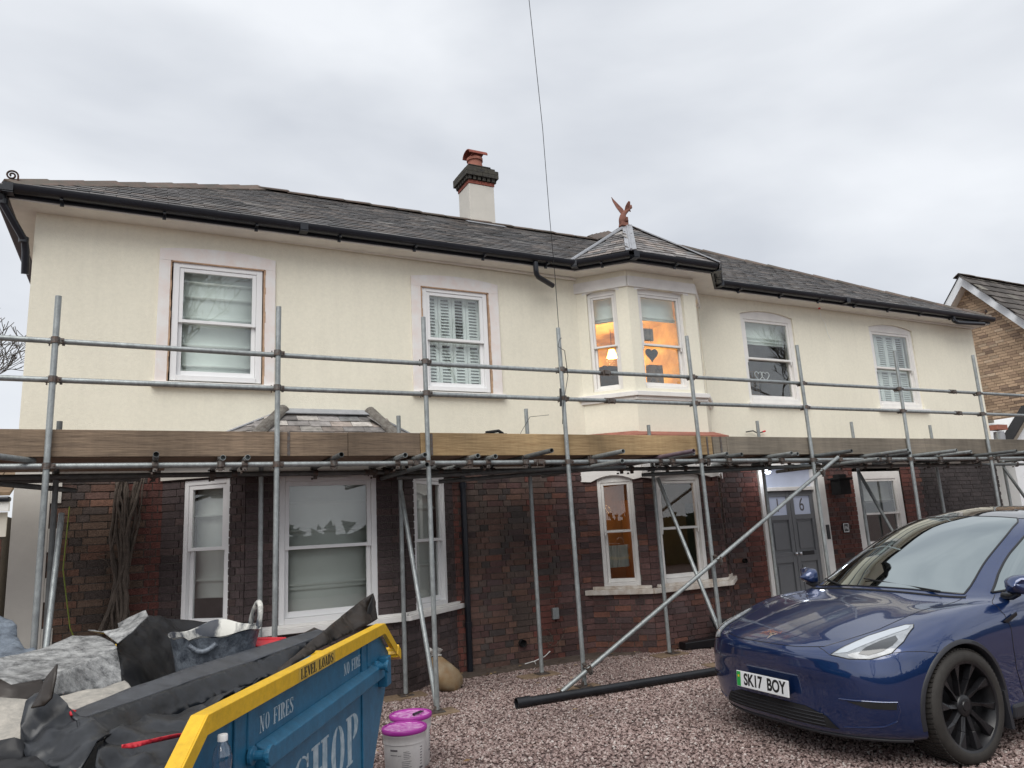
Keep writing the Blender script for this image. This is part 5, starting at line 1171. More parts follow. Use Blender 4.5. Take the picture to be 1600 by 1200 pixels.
JK = {
    'A': [(-0.63, 3.86, 1.21), (-0.50, 3.85, 1.23), (-0.39, 4.05, 1.23), (-0.27, 4.30, 1.25), (-0.17, 4.38, 1.24), (-0.08, 4.15, 1.21), (-0.07, 4.02, 1.20), (-0.19, 3.83, 1.18), (-0.28, 3.62, 1.17), (-0.41, 3.50, 1.17), (-0.45, 3.54, 1.19), (-0.58, 3.58, 1.17)],
    'B': [(-0.28, 3.62, 1.17), (-0.19, 3.83, 1.18), (-0.07, 4.02, 1.20), (-0.05, 3.90, 1.12), (-0.04, 3.84, 1.07), (-0.14, 3.76, 1.07), (-0.21, 3.67, 1.08), (-0.28, 3.58, 1.10), (-0.33, 3.59, 1.16)],
    'B2': [(-0.58, 3.58, 1.17), (-0.45, 3.54, 1.19), (-0.41, 3.50, 1.17), (-0.32, 3.55, 1.17), (-0.27, 3.52, 1.11), (-0.34, 3.47, 1.11), (-0.44, 3.46, 1.13), (-0.56, 3.53, 1.12)],
    'C': [(-0.55, 3.45, 1.13), (-0.43, 3.42, 1.14), (-0.34, 3.44, 1.12), (-0.27, 3.52, 1.11), (-0.15, 3.64, 1.09), (-0.03, 3.76, 1.09), (-0.00, 3.63, 1.08), (-0.19, 3.28, 1.07), (-0.30, 3.15, 1.07), (-0.32, 3.10, 1.04), (-0.39, 3.13, 1.05), (-0.50, 3.19, 1.05)],
    'D': [(-0.08, 4.34, 1.19), (-0.01, 4.55, 1.23), (0.07, 4.88, 1.28), (0.19, 5.09, 1.23), (0.32, 5.16, 1.19), (0.49, 5.20, 1.15), (0.48, 5.11, 1.03), (0.27, 4.72, 0.96), (0.10, 4.30, 0.96), (-0.03, 3.91, 1.02), (-0.06, 4.10, 1.09)],
    'E': [(-0.21, 4.46, 1.26), (-0.14, 4.39, 1.25), (-0.07, 4.18, 1.21), (-0.01, 4.27, 1.25), (0.06, 4.43, 1.31), (0.05, 4.50, 1.33), (-0.02, 4.54, 1.30), (-0.08, 4.58, 1.27), (-0.07, 4.52, 1.24), (-0.13, 4.49, 1.24)],
    'F': [(-0.78, 4.65, 1.41), (-0.61, 4.57, 1.37), (-0.57, 4.56, 1.35), (-0.52, 4.47, 1.32), (-0.51, 4.42, 1.27), (-0.46, 4.27, 1.24), (-0.39, 4.12, 1.21), (-0.46, 4.03, 1.21), (-0.68, 4.14, 1.19)],
    'G1': [(-0.20, 3.15, 1.10), (-0.01, 3.44, 1.11), (0.24, 3.75, 1.12), (0.56, 4.09, 1.13), (0.95, 4.46, 1.14), (0.97, 4.33, 1.13), (0.53, 3.92, 1.09), (0.23, 3.57, 1.09), (-0.01, 3.25, 1.09), (-0.16, 3.01, 1.10)],
    'G2': [(-0.16, 3.01, 1.10), (-0.01, 3.25, 1.09), (0.23, 3.57, 1.09), (0.53, 3.92, 1.09), (0.97, 4.33, 1.13), (0.87, 4.21, 1.05), (0.62, 3.89, 1.02), (0.22, 3.47, 1.00), (0.08, 3.29, 1.00), (-0.06, 3.03, 1.03), (-0.14, 2.88, 1.03)],
    'H': [(-0.30, 3.19, 1.16), (-0.32, 3.14, 1.15), (-0.33, 3.09, 1.11), (-0.32, 3.03, 1.07), (-0.29, 2.96, 1.02), (-0.23, 2.87, 1.01), (-0.16, 2.77, 1.00), (-0.13, 2.76, 1.00), (-0.09, 2.85, 1.04), (-0.05, 2.96, 1.06), (-0.12, 3.01, 1.11), (-0.19, 3.12, 1.11), (-0.26, 3.23, 1.15)],
    'HS': [(-0.23, 3.06, 1.28), (-0.26, 3.08, 1.24), (-0.28, 3.07, 1.19), (-0.30, 3.06, 1.15), (-0.26, 3.02, 1.16), (-0.24, 3.02, 1.18), (-0.23, 3.03, 1.24)],
    'I': [(-0.49, 3.12, 1.08), (-0.38, 3.06, 1.07), (-0.31, 3.03, 1.06), (-0.29, 2.93, 1.02), (-0.22, 2.82, 1.02), (-0.15, 2.75, 1.00), (-0.23, 2.69, 0.97), (-0.43, 2.79, 0.99)],
    'J': [(-0.09, 2.86, 1.04), (-0.06, 2.96, 1.06), (0.08, 3.22, 1.02), (0.30, 3.49, 1.02), (0.67, 4.00, 1.02), (0.51, 3.76, 1.02), (0.27, 3.25, 1.03), (0.17, 2.92, 1.02), (0.11, 2.77, 0.96), (0.10, 2.66, 0.92), (-0.05, 2.66, 0.94), (-0.09, 2.73, 1.01)],
    'K': [(0.51, 3.63, 1.03), (0.57, 3.73, 1.04), (0.67, 3.85, 1.08), (0.80, 4.03, 1.12), (0.97, 4.25, 1.18), (1.13, 4.54, 1.21), (1.28, 4.78, 1.25), (1.39, 4.90, 1.28), (1.41, 4.91, 1.22), (1.41, 4.87, 1.12), (1.20, 4.53, 1.11), (0.87, 4.07, 1.09), (0.63, 3.75, 1.05)],
    'K2': [(1.30, 4.74, 1.10), (1.33, 4.76, 1.21), (1.39, 4.87, 1.27), (1.43, 4.96, 1.20), (1.45, 4.98, 1.11)],
    'L': [(0.71, 4.47, 1.08), (0.84, 4.52, 1.11), (0.95, 4.58, 1.14), (0.99, 4.51, 1.12), (0.84, 4.40, 1.08), (0.74, 4.33, 1.07)],
    'R': [(-0.02, 2.69, 1.07), (0.02, 2.74, 1.06), (0.08, 2.80, 1.05), (0.14, 2.86, 1.04), (0.17, 2.91, 1.03), (0.17, 2.90, 1.02), (0.11, 2.84, 1.03), (0.06, 2.78, 1.04), (0.01, 2.71, 1.05), (-0.02, 2.69, 1.06)],
    'R2': [(-0.19, 3.11, 1.12), (-0.17, 3.13, 1.11), (-0.18, 3.09, 1.10), (-0.18, 3.06, 1.11)],
    'RED': [(0.58, 4.33, 1.14), (0.66, 4.36, 1.13), (0.76, 4.44, 1.11), (0.72, 4.33, 1.10), (0.66, 4.24, 1.10), (0.58, 4.28, 1.11)],
}
ls_ = empty("lead_sheet", "folded grey lead sheet mottled with white plaster across the top of the skip load", "metal sheet", (0, 3, 1.2))
sheet("upper_face", JK['A'], 'leadold', ls_, .006, 1); sheet("front_fold", JK['B'], 'leadold', ls_, .004, 2); 
tag(sheet("brown_sheet_edge", JK['B2'], 'tarp', None, .004, 3), "brown turned under edge of sheet below the mottled lead at the far left", "sheet")
tag(sheet("plaster_sheet", JK['C'], 'leadpale', None, .008, 4), "pale cream plaster dusted sheet lying under the mottled lead sheet", "sheet")
tag(sheet("black_board", JK['D'], 'blackpl2', None, .012, 5), "large plain black board standing behind the splashed rubber tub", "board")
tag(sheet("lead_flap", JK['E'], 'leadold', None, .004, 6), "small curled white streaked lead flap on the corner of the black board", "metal sheet")
tag(sheet("blue_grey_sheet", JK['F'], 'bluelump', None, .02, 7), "crumpled blue grey sheet sticking up at the left edge of the skip", "sheet")
fa = empty("plastic_fascia", "long black plastic fascia trough with grey upper face lying along the skip", "fascia", (0, 2.5, 1.2))
sheet("top_face", JK['G1'], 'greypl', fa, .0015, 8); sheet("side_face", JK['G2'], 'blackpl', fa, .003, 9)
tag(sheet("crumpled_sheet", JK['H'], 'blackpl', None, .024, 10), "crumpled scratched black plastic wrapped round the near end of the fascia", "plastic sheet")
tag(sheet("torn_spike", JK['HS'], 'tarp', None, .004, 11), "torn brown pointed flap rising from the crumpled black plastic", "flap")
tag(sheet("black_bag", JK['I'], 'blackpl2', None, .024, 12), "black bag in the bottom left corner of the skip", "bag")
tag(sheet("black_membrane", JK['J'], 'blackpl', None, .024, 13), "black plastic membrane sagging beside the yellow rim under the fascia", "plastic sheet")
tp_ = empty("roofing_tarp", "brown black roofing felt piled along the yellow rim with a tall pointed end", "roofing felt", (.9, 3.5, 1.2))
sheet("outer_face", JK['K'], 'tarp', tp_, .012, 14); sheet("inner_fold", JK['K2'], 'matblack', tp_, .003, 15)
tag(sheet("felt_scrap", JK['L'], 'tarp', None, .006, 16), "flat dark felt scrap between the fascia and the pointed felt", "roofing felt")
tag(sheet("red_tape", JK['R'], 'red', None, .002, 17, dens=.02, thick=.003), "long thin red plastic strip on black membrane beside the yellow rim", "tape")
tag(sheet("red_corner", JK['R2'], 'red', None, .001, 18, dens=.02), "tiny dark red tip at the near end of the grey fascia face", "tape")
rb = empty("red_tray", "red plastic tray edge showing behind the fascia right of the splashed tub", "tray", tuple(JK['RED'][0]))
sheet("tray_side", JK['RED'], 'red', rb, .001, 19, dens=.03); w = MB(); w.tube(JK['RED'][:3], .012, 8); w.build("tray_lip", M['red'], rb, smooth=True)
# heap filling the skip
from mathutils import noise as NZ
w = MB(); nx, ny = 46, 30; vs = []
for i in range(nx+1):
    for j in range(ny+1):
        s_ = -.30+2.5*i/nx; d_ = -.07-(WD-.12)*j/ny; e = min(1, min(i, nx-i)/5, min(j, ny-j)/3)
        vs.append(FS.p(s_, d_, .74+.18*e+.05*NZ.noise(Vector((s_*5, d_*5, 2)))+.02*NZ.noise(Vector((s_*16, d_*16, 1)))))
w.add(vs, [(i*(ny+1)+j, (i+1)*(ny+1)+j, (i+1)*(ny+1)+j+1, i*(ny+1)+j+1) for i in range(nx) for j in range(ny)]); o = w.build("skip_rubble", M['blackpl2'], None, smooth=True)
tag(o, "mass of black bags and rubble filling the blue skip", "rubble"); o['kind'] = 'stuff'
# splashed tub with two handles
tg = empty("rubber_tub", "dark rubber tub splashed with white plaster and one raised loop handle in the skip", "tub", (.382, 4.31, .84))
w = MB(); n = 48; H_ = .33
def rimz(a): return H_+.030*math.exp(-((math.atan2(math.sin(a-1.3), math.cos(a-1.3)))/.5)**2)-.022*math.exp(-((math.atan2(math.sin(a+2.2), math.cos(a+2.2)))/.13)**2)+.007*math.sin(a*5)
vs = []; pr = [(.145, 0, 0), (.16, .35, 0), (.185, .8, 0), (.200, 1, 0), (.207, 1.02, 0), (.196, 1.0, 0), (.18, .8, 0), (.15, .3, 0), (.02, .28, 0)]
for r_, f, _ in pr:
    for k in range(n):
        a = 2*math.pi*k/n; vs.append((r_*math.cos(a)*1.0, r_*math.sin(a), rimz(a)*f))
w.add(vs, [(i*n+k, i*n+(k+1) % n, (i+1)*n+(k+1) % n, (i+1)*n+k) for i in range(len(pr)-1) for k in range(n)])
w.m = [1 if i >= 3*n else 0 for i in range(len(w.m))]; w.build("tub_wall", [M['trugout'], M['trug']], tg, local=True, smooth=True)
tg.scale = (1.1, 1.1, 1.1)
w = MB(); hp_ = []
for i in range(15):
    a = math.pi*i/14; hp_.append((.175+.02*math.sin(a), -.02+.085*math.cos(a)*1, .345+.105*math.sin(a)))
w.tube(hp_, .013, 8); q = w.build("handle", M['trug'], tg, local=True, smooth=True); q.rotation_euler = (0, 0, R(5))
w = MB(); w.tube([(-.205, -.06+.12*i/8, .30-.03*math.sin(math.pi*i/8)) for i in range(9)], .012, 8); q = w.build("handle", M['trugout'], tg, local=True, smooth=True); q.rotation_euler = (0, 0, R(70))
# water bottle on the ledge
bt = empty("water_bottle", "clear plastic water bottle with white cap on the blue skip ledge", "bottle", tuple(FS.p(.085, .005, .856)))
w = MB(); w.lathe([(0, 0), (.026, 0), (.030, .006), (.030, .05), (.027, .06), (.030, .07), (.030, .11), (.0275, .12), (.030, .13), (.030, .15), (.024, .178), (.013, .195), (.013, .20)], (0, 0, 0), 24); w.build("bottle_body", M['clear'], bt, local=True, smooth=True)
w = MB(); w.lathe([(0, .198), (.0155, .198), (.0155, .214), (.014, .217), (0, .217)], (0, 0, 0), 20); w.build("cap", M['upvc'], bt, local=True, smooth=True)
w = MB(); w.lathe([(0, .003), (.0285, .003), (.0285, .075), (0, .075)], (0, 0, 0), 20); w.build("water", glass_mat("bottle_water", (.70, .80, .92), .8), bt, local=True, smooth=True)
w = MB(); w.lathe([(.0305, .072), (.0305, .108)], (0, 0, 0), 24); w.build("bottle_label", glass_mat("bottle_label_film", (.62, .76, .93), 1.2, .2), bt, local=True, smooth=True)

# paint buckets
def bucket(loc, rz, label, lidtilt=0, pen=False, logo=False):
    b = empty("paint_bucket", label, "bucket", loc, rz, "paint buckets beside the skip")
    w = MB(); w.lathe([(0, 0), (.128, 0), (.132, .004), (.146, .268), (.150, .27), (.151, .318), (.153, .32), (.153, .338), (.14, .34)], (0, 0, 0), 40); w.build("tub_wall", M['whitepl'], b, local=True, smooth=True)
    w = MB(); w.lathe([(.156, .332), (.158, .336), (.158, .356), (.154, .36), (.143, .36), (.140, .350)], (0, 0, 0), 40); w.build("lid_rim", M['magrim'], b, local=True, smooth=True)
    w = MB(); w.lathe([(.1435, .3585), (.1405, .351), (.132, .350), (.06, .352), (0, .352)], (0, 0, 0), 40); w.build("lid", M['magenta'], b, local=True, smooth=True)
    w = MB(); w.tube([(.152*math.cos(a), .152*math.sin(a), .322-.13*math.sin(max(0, a-.1))*1.0) for a in [R(5+170*i/16) for i in range(17)]], .0022, 5); w.build("wire_handle", M['coupler'], b, local=True)
    def mark(a0, a1, z0, z1, m_, nm="printed_mark"):
        w = MB(); n = max(1, int(abs(a1-a0)/5)); vs = []
        for i in range(n+1):
            a = R(a0+(a1-a0)*i/n)
            for z in (z0, z1): r_ = .1322+(z-.004)*.053+.0008; vs.append((r_*math.cos(a), r_*math.sin(a), z))
        w.add(vs, [(2*i, 2*i+2, 2*i+3, 2*i+1) for i in range(n)]); return w.build(nm, M[m_], b, local=True)
    # printed text lines on the side that faces the drive
    for (a, z, wd, h) in ((-150, .232, 22, .012), (-150, .205, 20, .004), (-128, .203, 10, .003)): mark(a, a+wd, z, z+h, 'ink')
    for k in range(5): mark(-112, -96+(k % 2)*4, .226-.011*k, .229-.011*k, 'ink')
    for k in range(6): mark(-117, -90-(k % 3)*4, .165-.012*k, .168-.012*k, 'ink')
    for k in range(7): mark(-62, -54, .24-.018*k, .245-.018*k, 'ink')
    mark(-64, -50, .105, .117, 'ink')
    if logo:
        for k in (0, 1): mark(-52+k*8, -48+k*8, .205, .25, 'redink')
        mark(-34, 10, .213, .24, 'ink'); mark(-30, 6, .11, .118, 'ink')
    if pen:
        w = MB(); w.tube([(-.03, -.07, .365), (.06, -.05, .366)], .009, 8); w.tube([(.06, -.05, .366), (.085, -.045, .362)], .006, 6); w.build("lid_clip", M['black'], b, local=True)
    return b
bucket((1.715, 5.27, -.02), R(0), "nearer white paint bucket with splashed magenta lid beside the skip")
bucket((1.86, 5.56, -.01), R(20), "farther white paint bucket with magenta lid, half hidden, red logo on its side", pen=True, logo=True)

# black pipe on the gravel, rubble bag, trays by the bay
pq = empty("soil_pipe", "long black plastic soil pipe lying on the gravel in front of the bay", "pipe", (4.5, 6.5, 0))
w = MB(); w.tube([(3.30, 6.53, .05), (6.0, 6.42, .05)], .040, 22, hollow=.9); w.build("pipe_barrel", M['pipe'], pq, smooth=True)
w = MB(); w.tube([(3.22, 6.533, .052), (3.36, 6.528, .052)], .049, 22, hollow=.88); w.build("pipe_socket", M['pipe'], pq, smooth=True)
bagp = empty("rubble_bag", "tied translucent bag of orange brown rubble by the wall base behind the poles", "bag", (3.0, 7.76, 0)); bagp.scale = (.84, .84, .88)
w = MB(); n = 26; vs = []; prf = [(0, .0), (.15, .0), (.21, .06), (.23, .14), (.21, .22), (.16, .30), (.11, .36), (.07, .41)]
for i, (r_, h) in enumerate(prf):
    for k in range(n):
        a = 2*math.pi*k/n; q_ = r_*(1+.10*math.sin(3*a+i*.5)+.05*math.sin(7*a+i)); vs.append((q_*math.cos(a)*.9+.05-h*.42, q_*math.sin(a)*.75, h))
w.add(vs, [(i*n+k, i*n+(k+1) % n, (i+1)*n+(k+1) % n, (i+1)*n+k) for i in range(len(prf)-1) for k in range(n)]); w.build("bag_body", M['bagcl'], bagp, local=True, smooth=True)
w = MB(); vs = []; prf = [(.072, .41), (.05, .43), (.07, .46), (.10, .49), (.09, .50)]
for i, (r_, h) in enumerate(prf):
    for k in range(n):
        a = 2*math.pi*k/n; q_ = r_*(1+.25*math.sin(5*a+i)); vs.append((q_*math.cos(a)+.05-h*.42, q_*math.sin(a)*.8, h+.012*math.sin(4*a)))
w.add(vs, [(i*n+k, i*n+(k+1) % n, (i+1)*n+(k+1) % n, (i+1)*n+k) for i in range(len(prf)-1) for k in range(n)]); w.build("bag_neck", M['bagtop'], bagp, local=True, smooth=True)
tr = empty("black_trays", "black plastic channel pieces leaning at the foot of the right bay behind the car", "plastic channel", (6.9, 7.75, 0))
w = MB(); w.hexa([(6.33, 7.84, .01), (7.25, 7.66, .01), (7.25, 7.88, .01), (6.33, 7.98, .01), (6.33, 7.84, .10), (7.25, 7.66, .14), (7.25, 7.88, .14), (6.33, 7.98, .10)]); w.build("long_channel", M['black'], tr, bevel=.01)
w = MB(); w.hexa([(6.80, 7.70, .13), (7.2, 7.6, .13), (7.2, 7.63, .13), (6.8, 7.73, .13), (6.80, 7.85, .36), (7.25, 7.78, .30), (7.25, 7.81, .30), (6.8, 7.88, .36)]); w.build("upright_piece", M['matblack'], tr)
w = MB(); w.tube([(4.30, 8.43, .02), (4.4, 8.36, .05), (4.5, 8.28, .10), (4.56, 8.24, .16)], .006, 5); w.tube([(4.4, 8.36, .05), (4.37, 8.28, .03)], .004, 4); tag(w.build("dry_twig", M['white']), "pale dry twig on the gravel at the foot of the wall by the fifth pole", "twig")
w = MB(); rq = random.Random(8)
for i in range(5):
    pts = [(4.68, 8.50, .18)]
    for k in range(6): pts.append((pts[-1][0]+rq.uniform(-.07, .07), 8.49-rq.uniform(.0, .1), pts[-1][2]+rq.uniform(-.02, .08)))
    w.tube(pts, .004, 4)
tag(w.build("dead_vine", M['wood']), "tangle of thin dead stems against the wall below the small grey box", "climbing plant")

# ================================================================== CAR (local axes: x forward from the front axle, y to its left, z up)
CARLOC, CARH = (4.94, 4.20, 0), R(178)
car = empty("car", "parked midnight blue electric car with black wheels facing left on the gravel", "car", CARLOC, CARH)
CT = [  # rows from the lower lip up to the roof spine, each from the nose round the side to the tail
 [(.70,0,.175),(.69,.34,.175),(.60,.60,.175),(.44,.78,.175),(.26,.86,.18),(0,.87,.19),(-.5,.88,.19),(-1.2,.88,.20),(-2,.88,.20),(-2.9,.88,.21),(-3.4,.82,.24),(-3.7,.55,.26),(-3.78,0,.27)],
 [(.785,0,.225),(.77,.36,.225),(.68,.64,.225),(.50,.84,.22),(.28,.93,.22),(0,.93,.22),(-.5,.93,.22),(-1.2,.93,.24),(-2,.93,.24),(-2.9,.935,.26),(-3.45,.88,.30),(-3.76,.58,.33),(-3.85,0,.34)],
 [(.80,0,.36),(.79,.35,.36),(.71,.66,.36),(.55,.85,.36),(.30,.945,.37),(0,.955,.37),(-.5,.94,.37),(-1.2,.925,.38),(-2,.925,.38),(-2.9,.95,.40),(-3.48,.89,.43),(-3.79,.60,.45),(-3.88,0,.46)],
 [(.81,0,.50),(.80,.34,.50),(.72,.66,.50),(.56,.85,.50),(.30,.95,.51),(0,.965,.52),(-.5,.945,.52),(-1.2,.93,.53),(-2,.93,.53),(-2.9,.96,.55),(-3.5,.90,.57),(-3.80,.60,.60),(-3.89,0,.61)],
 [(.835,0,.625),(.82,.34,.625),(.72,.65,.63),(.54,.845,.63),(.29,.95,.64),(0,.972,.66),(-.5,.95,.66),(-1.2,.935,.66),(-2,.935,.67),(-2.9,.965,.70),(-3.5,.90,.72),(-3.80,.60,.75),(-3.88,0,.76)],
 [(.80,0,.735),(.78,.33,.738),(.67,.62,.75),(.49,.81,.765),(.25,.925,.775),(0,.96,.79),(-.5,.948,.79),(-1.2,.93,.78),(-2,.93,.79),(-2.9,.955,.83),(-3.48,.89,.86),(-3.77,.59,.89),(-3.85,0,.90)],
 [(.52,0,.845),(.50,.31,.842),(.41,.56,.838),(.29,.72,.848),(.13,.845,.872),(-.06,.915,.880),(-.5,.93,.875),(-1.2,.915,.87),(-2,.915,.89),(-2.9,.935,.93),(-3.43,.87,.98),(-3.70,.58,1.02),(-3.80,0,1.04)],
 [(.10,0,.945),(.08,.30,.940),(.03,.54,.927),(-.02,.69,.930),(-.12,.79,.942),(-.28,.86,.945),(-.60,.892,.942),(-1.2,.89,.955),(-2,.89,.98),(-2.85,.89,1.03),(-3.33,.83,1.08),(-3.58,.56,1.12),(-3.70,0,1.14)],
 [(-.34,0,1.02),(-.36,.30,1.015),(-.41,.52,1.0),(-.47,.67,.99),(-.55,.755,.99),(-.66,.805,.995),(-.86,.83,1.005),(-1.4,.84,1.03),(-2.05,.84,1.06),(-2.8,.82,1.10),(-3.2,.75,1.14),(-3.42,.5,1.19),(-3.5,0,1.2)],
 [(-.79,0,1.265),(-.81,.28,1.258),(-.86,.47,1.24),(-.91,.59,1.22),(-.97,.655,1.21),(-1.06,.70,1.215),(-1.24,.725,1.235),(-1.6,.74,1.26),(-2.1,.74,1.29),(-2.7,.715,1.29),(-3.0,.64,1.30),(-3.15,.4,1.35),(-3.2,0,1.37)],
 [(-1.28,0,1.475),(-1.30,.26,1.468),(-1.34,.42,1.452),(-1.38,.525,1.432),(-1.43,.57,1.425),(-1.52,.60,1.435),(-1.66,.615,1.455),(-1.85,.62,1.49),(-2.2,.62,1.51),(-2.6,.60,1.49),(-2.8,.52,1.48),(-2.9,.33,1.49),(-2.93,0,1.50)],
 [(-1.66,0,1.575),(-1.68,.2,1.57),(-1.72,.33,1.56),(-1.77,.41,1.55),(-1.82,.43,1.55),(-1.88,.44,1.555),(-1.95,.445,1.56),(-2.05,.45,1.57),(-2.25,.44,1.58),(-2.45,.40,1.58),(-2.6,.33,1.575),(-2.68,.2,1.57),(-2.7,0,1.57)],
 [(-1.86,0,1.612),(-1.88,.0,1.612),(-1.92,0,1.615),(-1.95,0,1.616),(-1.98,0,1.617),(-2.0,0,1.617),(-2.03,0,1.617),(-2.1,0,1.618),(-2.2,0,1.617),(-2.3,0,1.614),(-2.38,0,1.61),(-2.42,0,1.608),(-2.44,0,1.606)],
]
CT = np.array(CT, float); NR, NC = CT.shape[:2]
def cr(P0, P1, P2, P3, t): return .5*((2*P1)+(-P0+P2)*t+(2*P0-5*P1+4*P2-P3)*t*t+(-P0+3*P1-3*P2+P3)*t**3)
def Sf(r, c):
    r = min(max(r, 0), NR-1-1e-6); c = min(max(c, 0), NC-1-1e-6); i, j = int(r), int(c); tr_, tc_ = r-i, c-j; rows = []
    for k in (-1, 0, 1, 2):
        rr_ = min(max(i+k, 0), NR-1); row = CT[rr_]
        def g_(m_):
            if m_ < 0: return row[1]*np.array([1, -1, 1])
            if m_ > NC-1: return row[NC-2]*np.array([1, -1, 1])
            return row[m_]
        rows.append(cr(g_(j-1), g_(j), g_(j+1), g_(j+2), tc_))
    if i == NR-2: rows[3] = rows[1]*np.array([1, -1, 1])*1.0
    return cr(*rows, tr_)
def Sn(r, c):
    e = .02; a = Sf(min(r+e, NR-1.01), c)-Sf(r-e, c); b = Sf(r, c+e)-Sf(r, c-e); n = np.cross(b, a); l_ = np.linalg.norm(n)
    n = n/l_ if l_ > 1e-9 else np.array([0, 0, 1.]); p = Sf(r, c)
    if np.dot(n, p-np.array([-1.8, 0, .7])) < 0: n = -n
    return n
SUBR = 7
G_ = [[Sf(i/SUBR, j/SUBR) for j in range((NC-1)*SUBR+1)] for i in range((NR-1)*SUBR+1)]
w = MB(); nr, nc = len(G_), len(G_[0]); vs = []
for sg in (1, -1):
    for i in range(nr):
        for j in range(nc): p = G_[i][j]; vs.append((p[0], sg*max(0, p[1]) if 0 < j < nc-1 and i < nr-1 else 0, p[2]))
fs = []
for h in (0, 1):
    o_ = h*nr*nc
    for i in range(nr-1):
        for j in range(nc-1): fs.append((o_+i*nc+j, o_+i*nc+j+1, o_+(i+1)*nc+j+1, o_+(i+1)*nc+j))
for j in range(nc-1): fs.append((j, nr*nc+j, nr*nc+j+1, j+1))       # underside
me = bpy.data.meshes.new("body"); me.from_pydata(vs, [], fs); bm = bmesh.new(); bm.from_mesh(me); bmesh.ops.remove_doubles(bm, verts=bm.verts, dist=.0008)
bmesh.ops.dissolve_degenerate(bm, dist=.0005, edges=bm.edges); bmesh.ops.recalc_face_normals(bm, faces=bm.faces); bm.to_mesh(me); bm.free()
me.materials.append(M['paint']); me.materials.append(M['cladding'])
for p in me.polygons: p.use_smooth = True
body = link("body", me, car, True)
# wheel arches cut out of the body
cutm = MB()
for ax in (0, -2.89):
    for sg in (1, -1):
        n = 40; c_ = []
        for y in (sg*.60, sg*1.15): c_ += [(ax+.395*math.cos(2*math.pi*k/n), y, .352+.395*math.sin(2*math.pi*k/n)) for k in range(n)]
        cutm.add(c_, [tuple(range(n)), tuple(range(n, 2*n))]+[(k, (k+1) % n, n+(k+1) % n, n+k) for k in range(n)], 1)
cut = cutm.build("cut", [M['paint'], M['cladding']]); bo = body.modifiers.new("arches", 'BOOLEAN'); bo.object = cut; bo.operation = 'DIFFERENCE'; bo.solver = 'EXACT'
cut.parent = car; cut.location = (0, 0, 0); bpy.context.view_layer.update()
dg = bpy.context.evaluated_depsgraph_get(); me2 = bpy.data.meshes.new_from_object(body.evaluated_get(dg)); body.modifiers.clear(); body.data = me2; me2.name = "body"
bpy.data.objects.remove(cut); me2.set_sharp_from_angle(angle=R(42))
def patch(name, rc, material, off=.003, parent=None, mirror=False, step=.12, thick=0, smooth=True):
    """surface piece lying on the body: rc = outline in (row, column)"""
    Q = []
    for i in range(len(rc)):
        a, b = rc[i], rc[(i+1) % len(rc)]; n = max(1, int(math.dist(a, b)/step))
        for k in range(n): t_ = k/n; Q.append((a[0]+(b[0]-a[0])*t_, a[1]+(b[1]-a[1])*t_))
    P2 = [Vector(q) for q in Q]; x = min(q[0] for q in Q)
    while x < max(q[0] for q in Q):
        y = min(q[1] for q in Q)
        while y < max(q[1] for q in Q):
            if inpoly(x, y, Q) and min(math.dist((x, y), q) for q in Q) > step*.5: P2.append(Vector((x, y)))
            y += step
        x += step
    r_ = geometry.delaunay_2d_cdt(P2, [], [list(range(len(Q)))], 1, 1e-5)
    vv = []
    for v in r_[0]:
        c_ = abs(v.y); p = Sf(v.x, c_)+Sn(v.x, c_)*off; vv.append((p[0], p[1]*(1 if v.y >= 0 else -1), p[2]))
    if mirror: vv = [(a, -b, c) for a, b, c in vv]
    w = MB(); w.add(vv, [tuple(f) for f in r_[2]]); return w.build(name, material, parent or car, local=True, smooth=smooth, solid=thick)
def line(name, rc, r_, material, off=.0, mirror=False, parent=None, step=.1):
    pts = []
    for a, b in zip(rc[:-1], rc[1:]):
        n = max(1, int(math.dist(a, b)/step))
        for k in range(n): t_ = k/n; pts.append((a[0]+(b[0]-a[0])*t_, a[1]+(b[1]-a[1])*t_))
    pts.append(rc[-1]); w = MB(); q = []
    for r, c in pts:
        p = Sf(r, abs(c))+Sn(r, abs(c))*off; q.append((p[0], p[1]*(1 if c >= 0 else -1)*(-1 if mirror else 1), p[2]))
    w.tube(q, r_, 6); return w.build(name, material, parent or body, local=True)
def both(fn, name, rc, *a, **k): fn(name, rc, *a, **k); fn(name, rc, *a, mirror=True, **k)
ws = [(8.12, -3.1), (8.12, -2), (8.12, 0), (8.12, 2), (8.12, 3.1), (9, 3.3), (10, 3.5), (10.35, 3.5), (10.6, 3.0), (10.6, 0), (10.6, -3.0), (10.35, -3.5), (10, -3.5), (9, -3.3)]
patch("windscreen", ws, M['carglass'], .004, step=.2)
rf = [(10.42, -3.2), (10.42, 0), (10.42, 3.2), (10.42, 5), (10.42, 9), (11, 9), (11.9, 6), (11.9, 0), (11.9, -6), (11, -9), (10.42, -9), (10.42, -5)]
patch("glass_roof", [(10.63, 0.0), (10.63, 3.0), (10.6, 4.2), (10.6, 6), (10.6, 9), (11.2, 10), (11.97, 10), (11.97, 0)], M['carroof'], .003, step=.25); patch("glass_roof", [(10.63, 0.0), (10.63, 3.0), (10.6, 4.2), (10.6, 6), (10.6, 9), (11.2, 10), (11.97, 10), (11.97, 0)], M['carroof'], .003, mirror=True, step=.25)
both(patch, "side_window", [(8.12, 4.9), (8.12, 7.2), (8.12, 10), (9, 9.8), (9.75, 9), (9.85, 7), (9.8, 5.6), (9.2, 5.05), (8.6, 4.85)], M['carglass'], .004, step=.15)
both(line, "window_trim", [(8.10, 4.8), (8.10, 7.2), (8.10, 10), (9, 9.9), (9.8, 9), (9.9, 7), (9.85, 5.5), (9.2, 4.95), (8.6, 4.75), (8.10, 4.8)], .009, M['black'], .002)
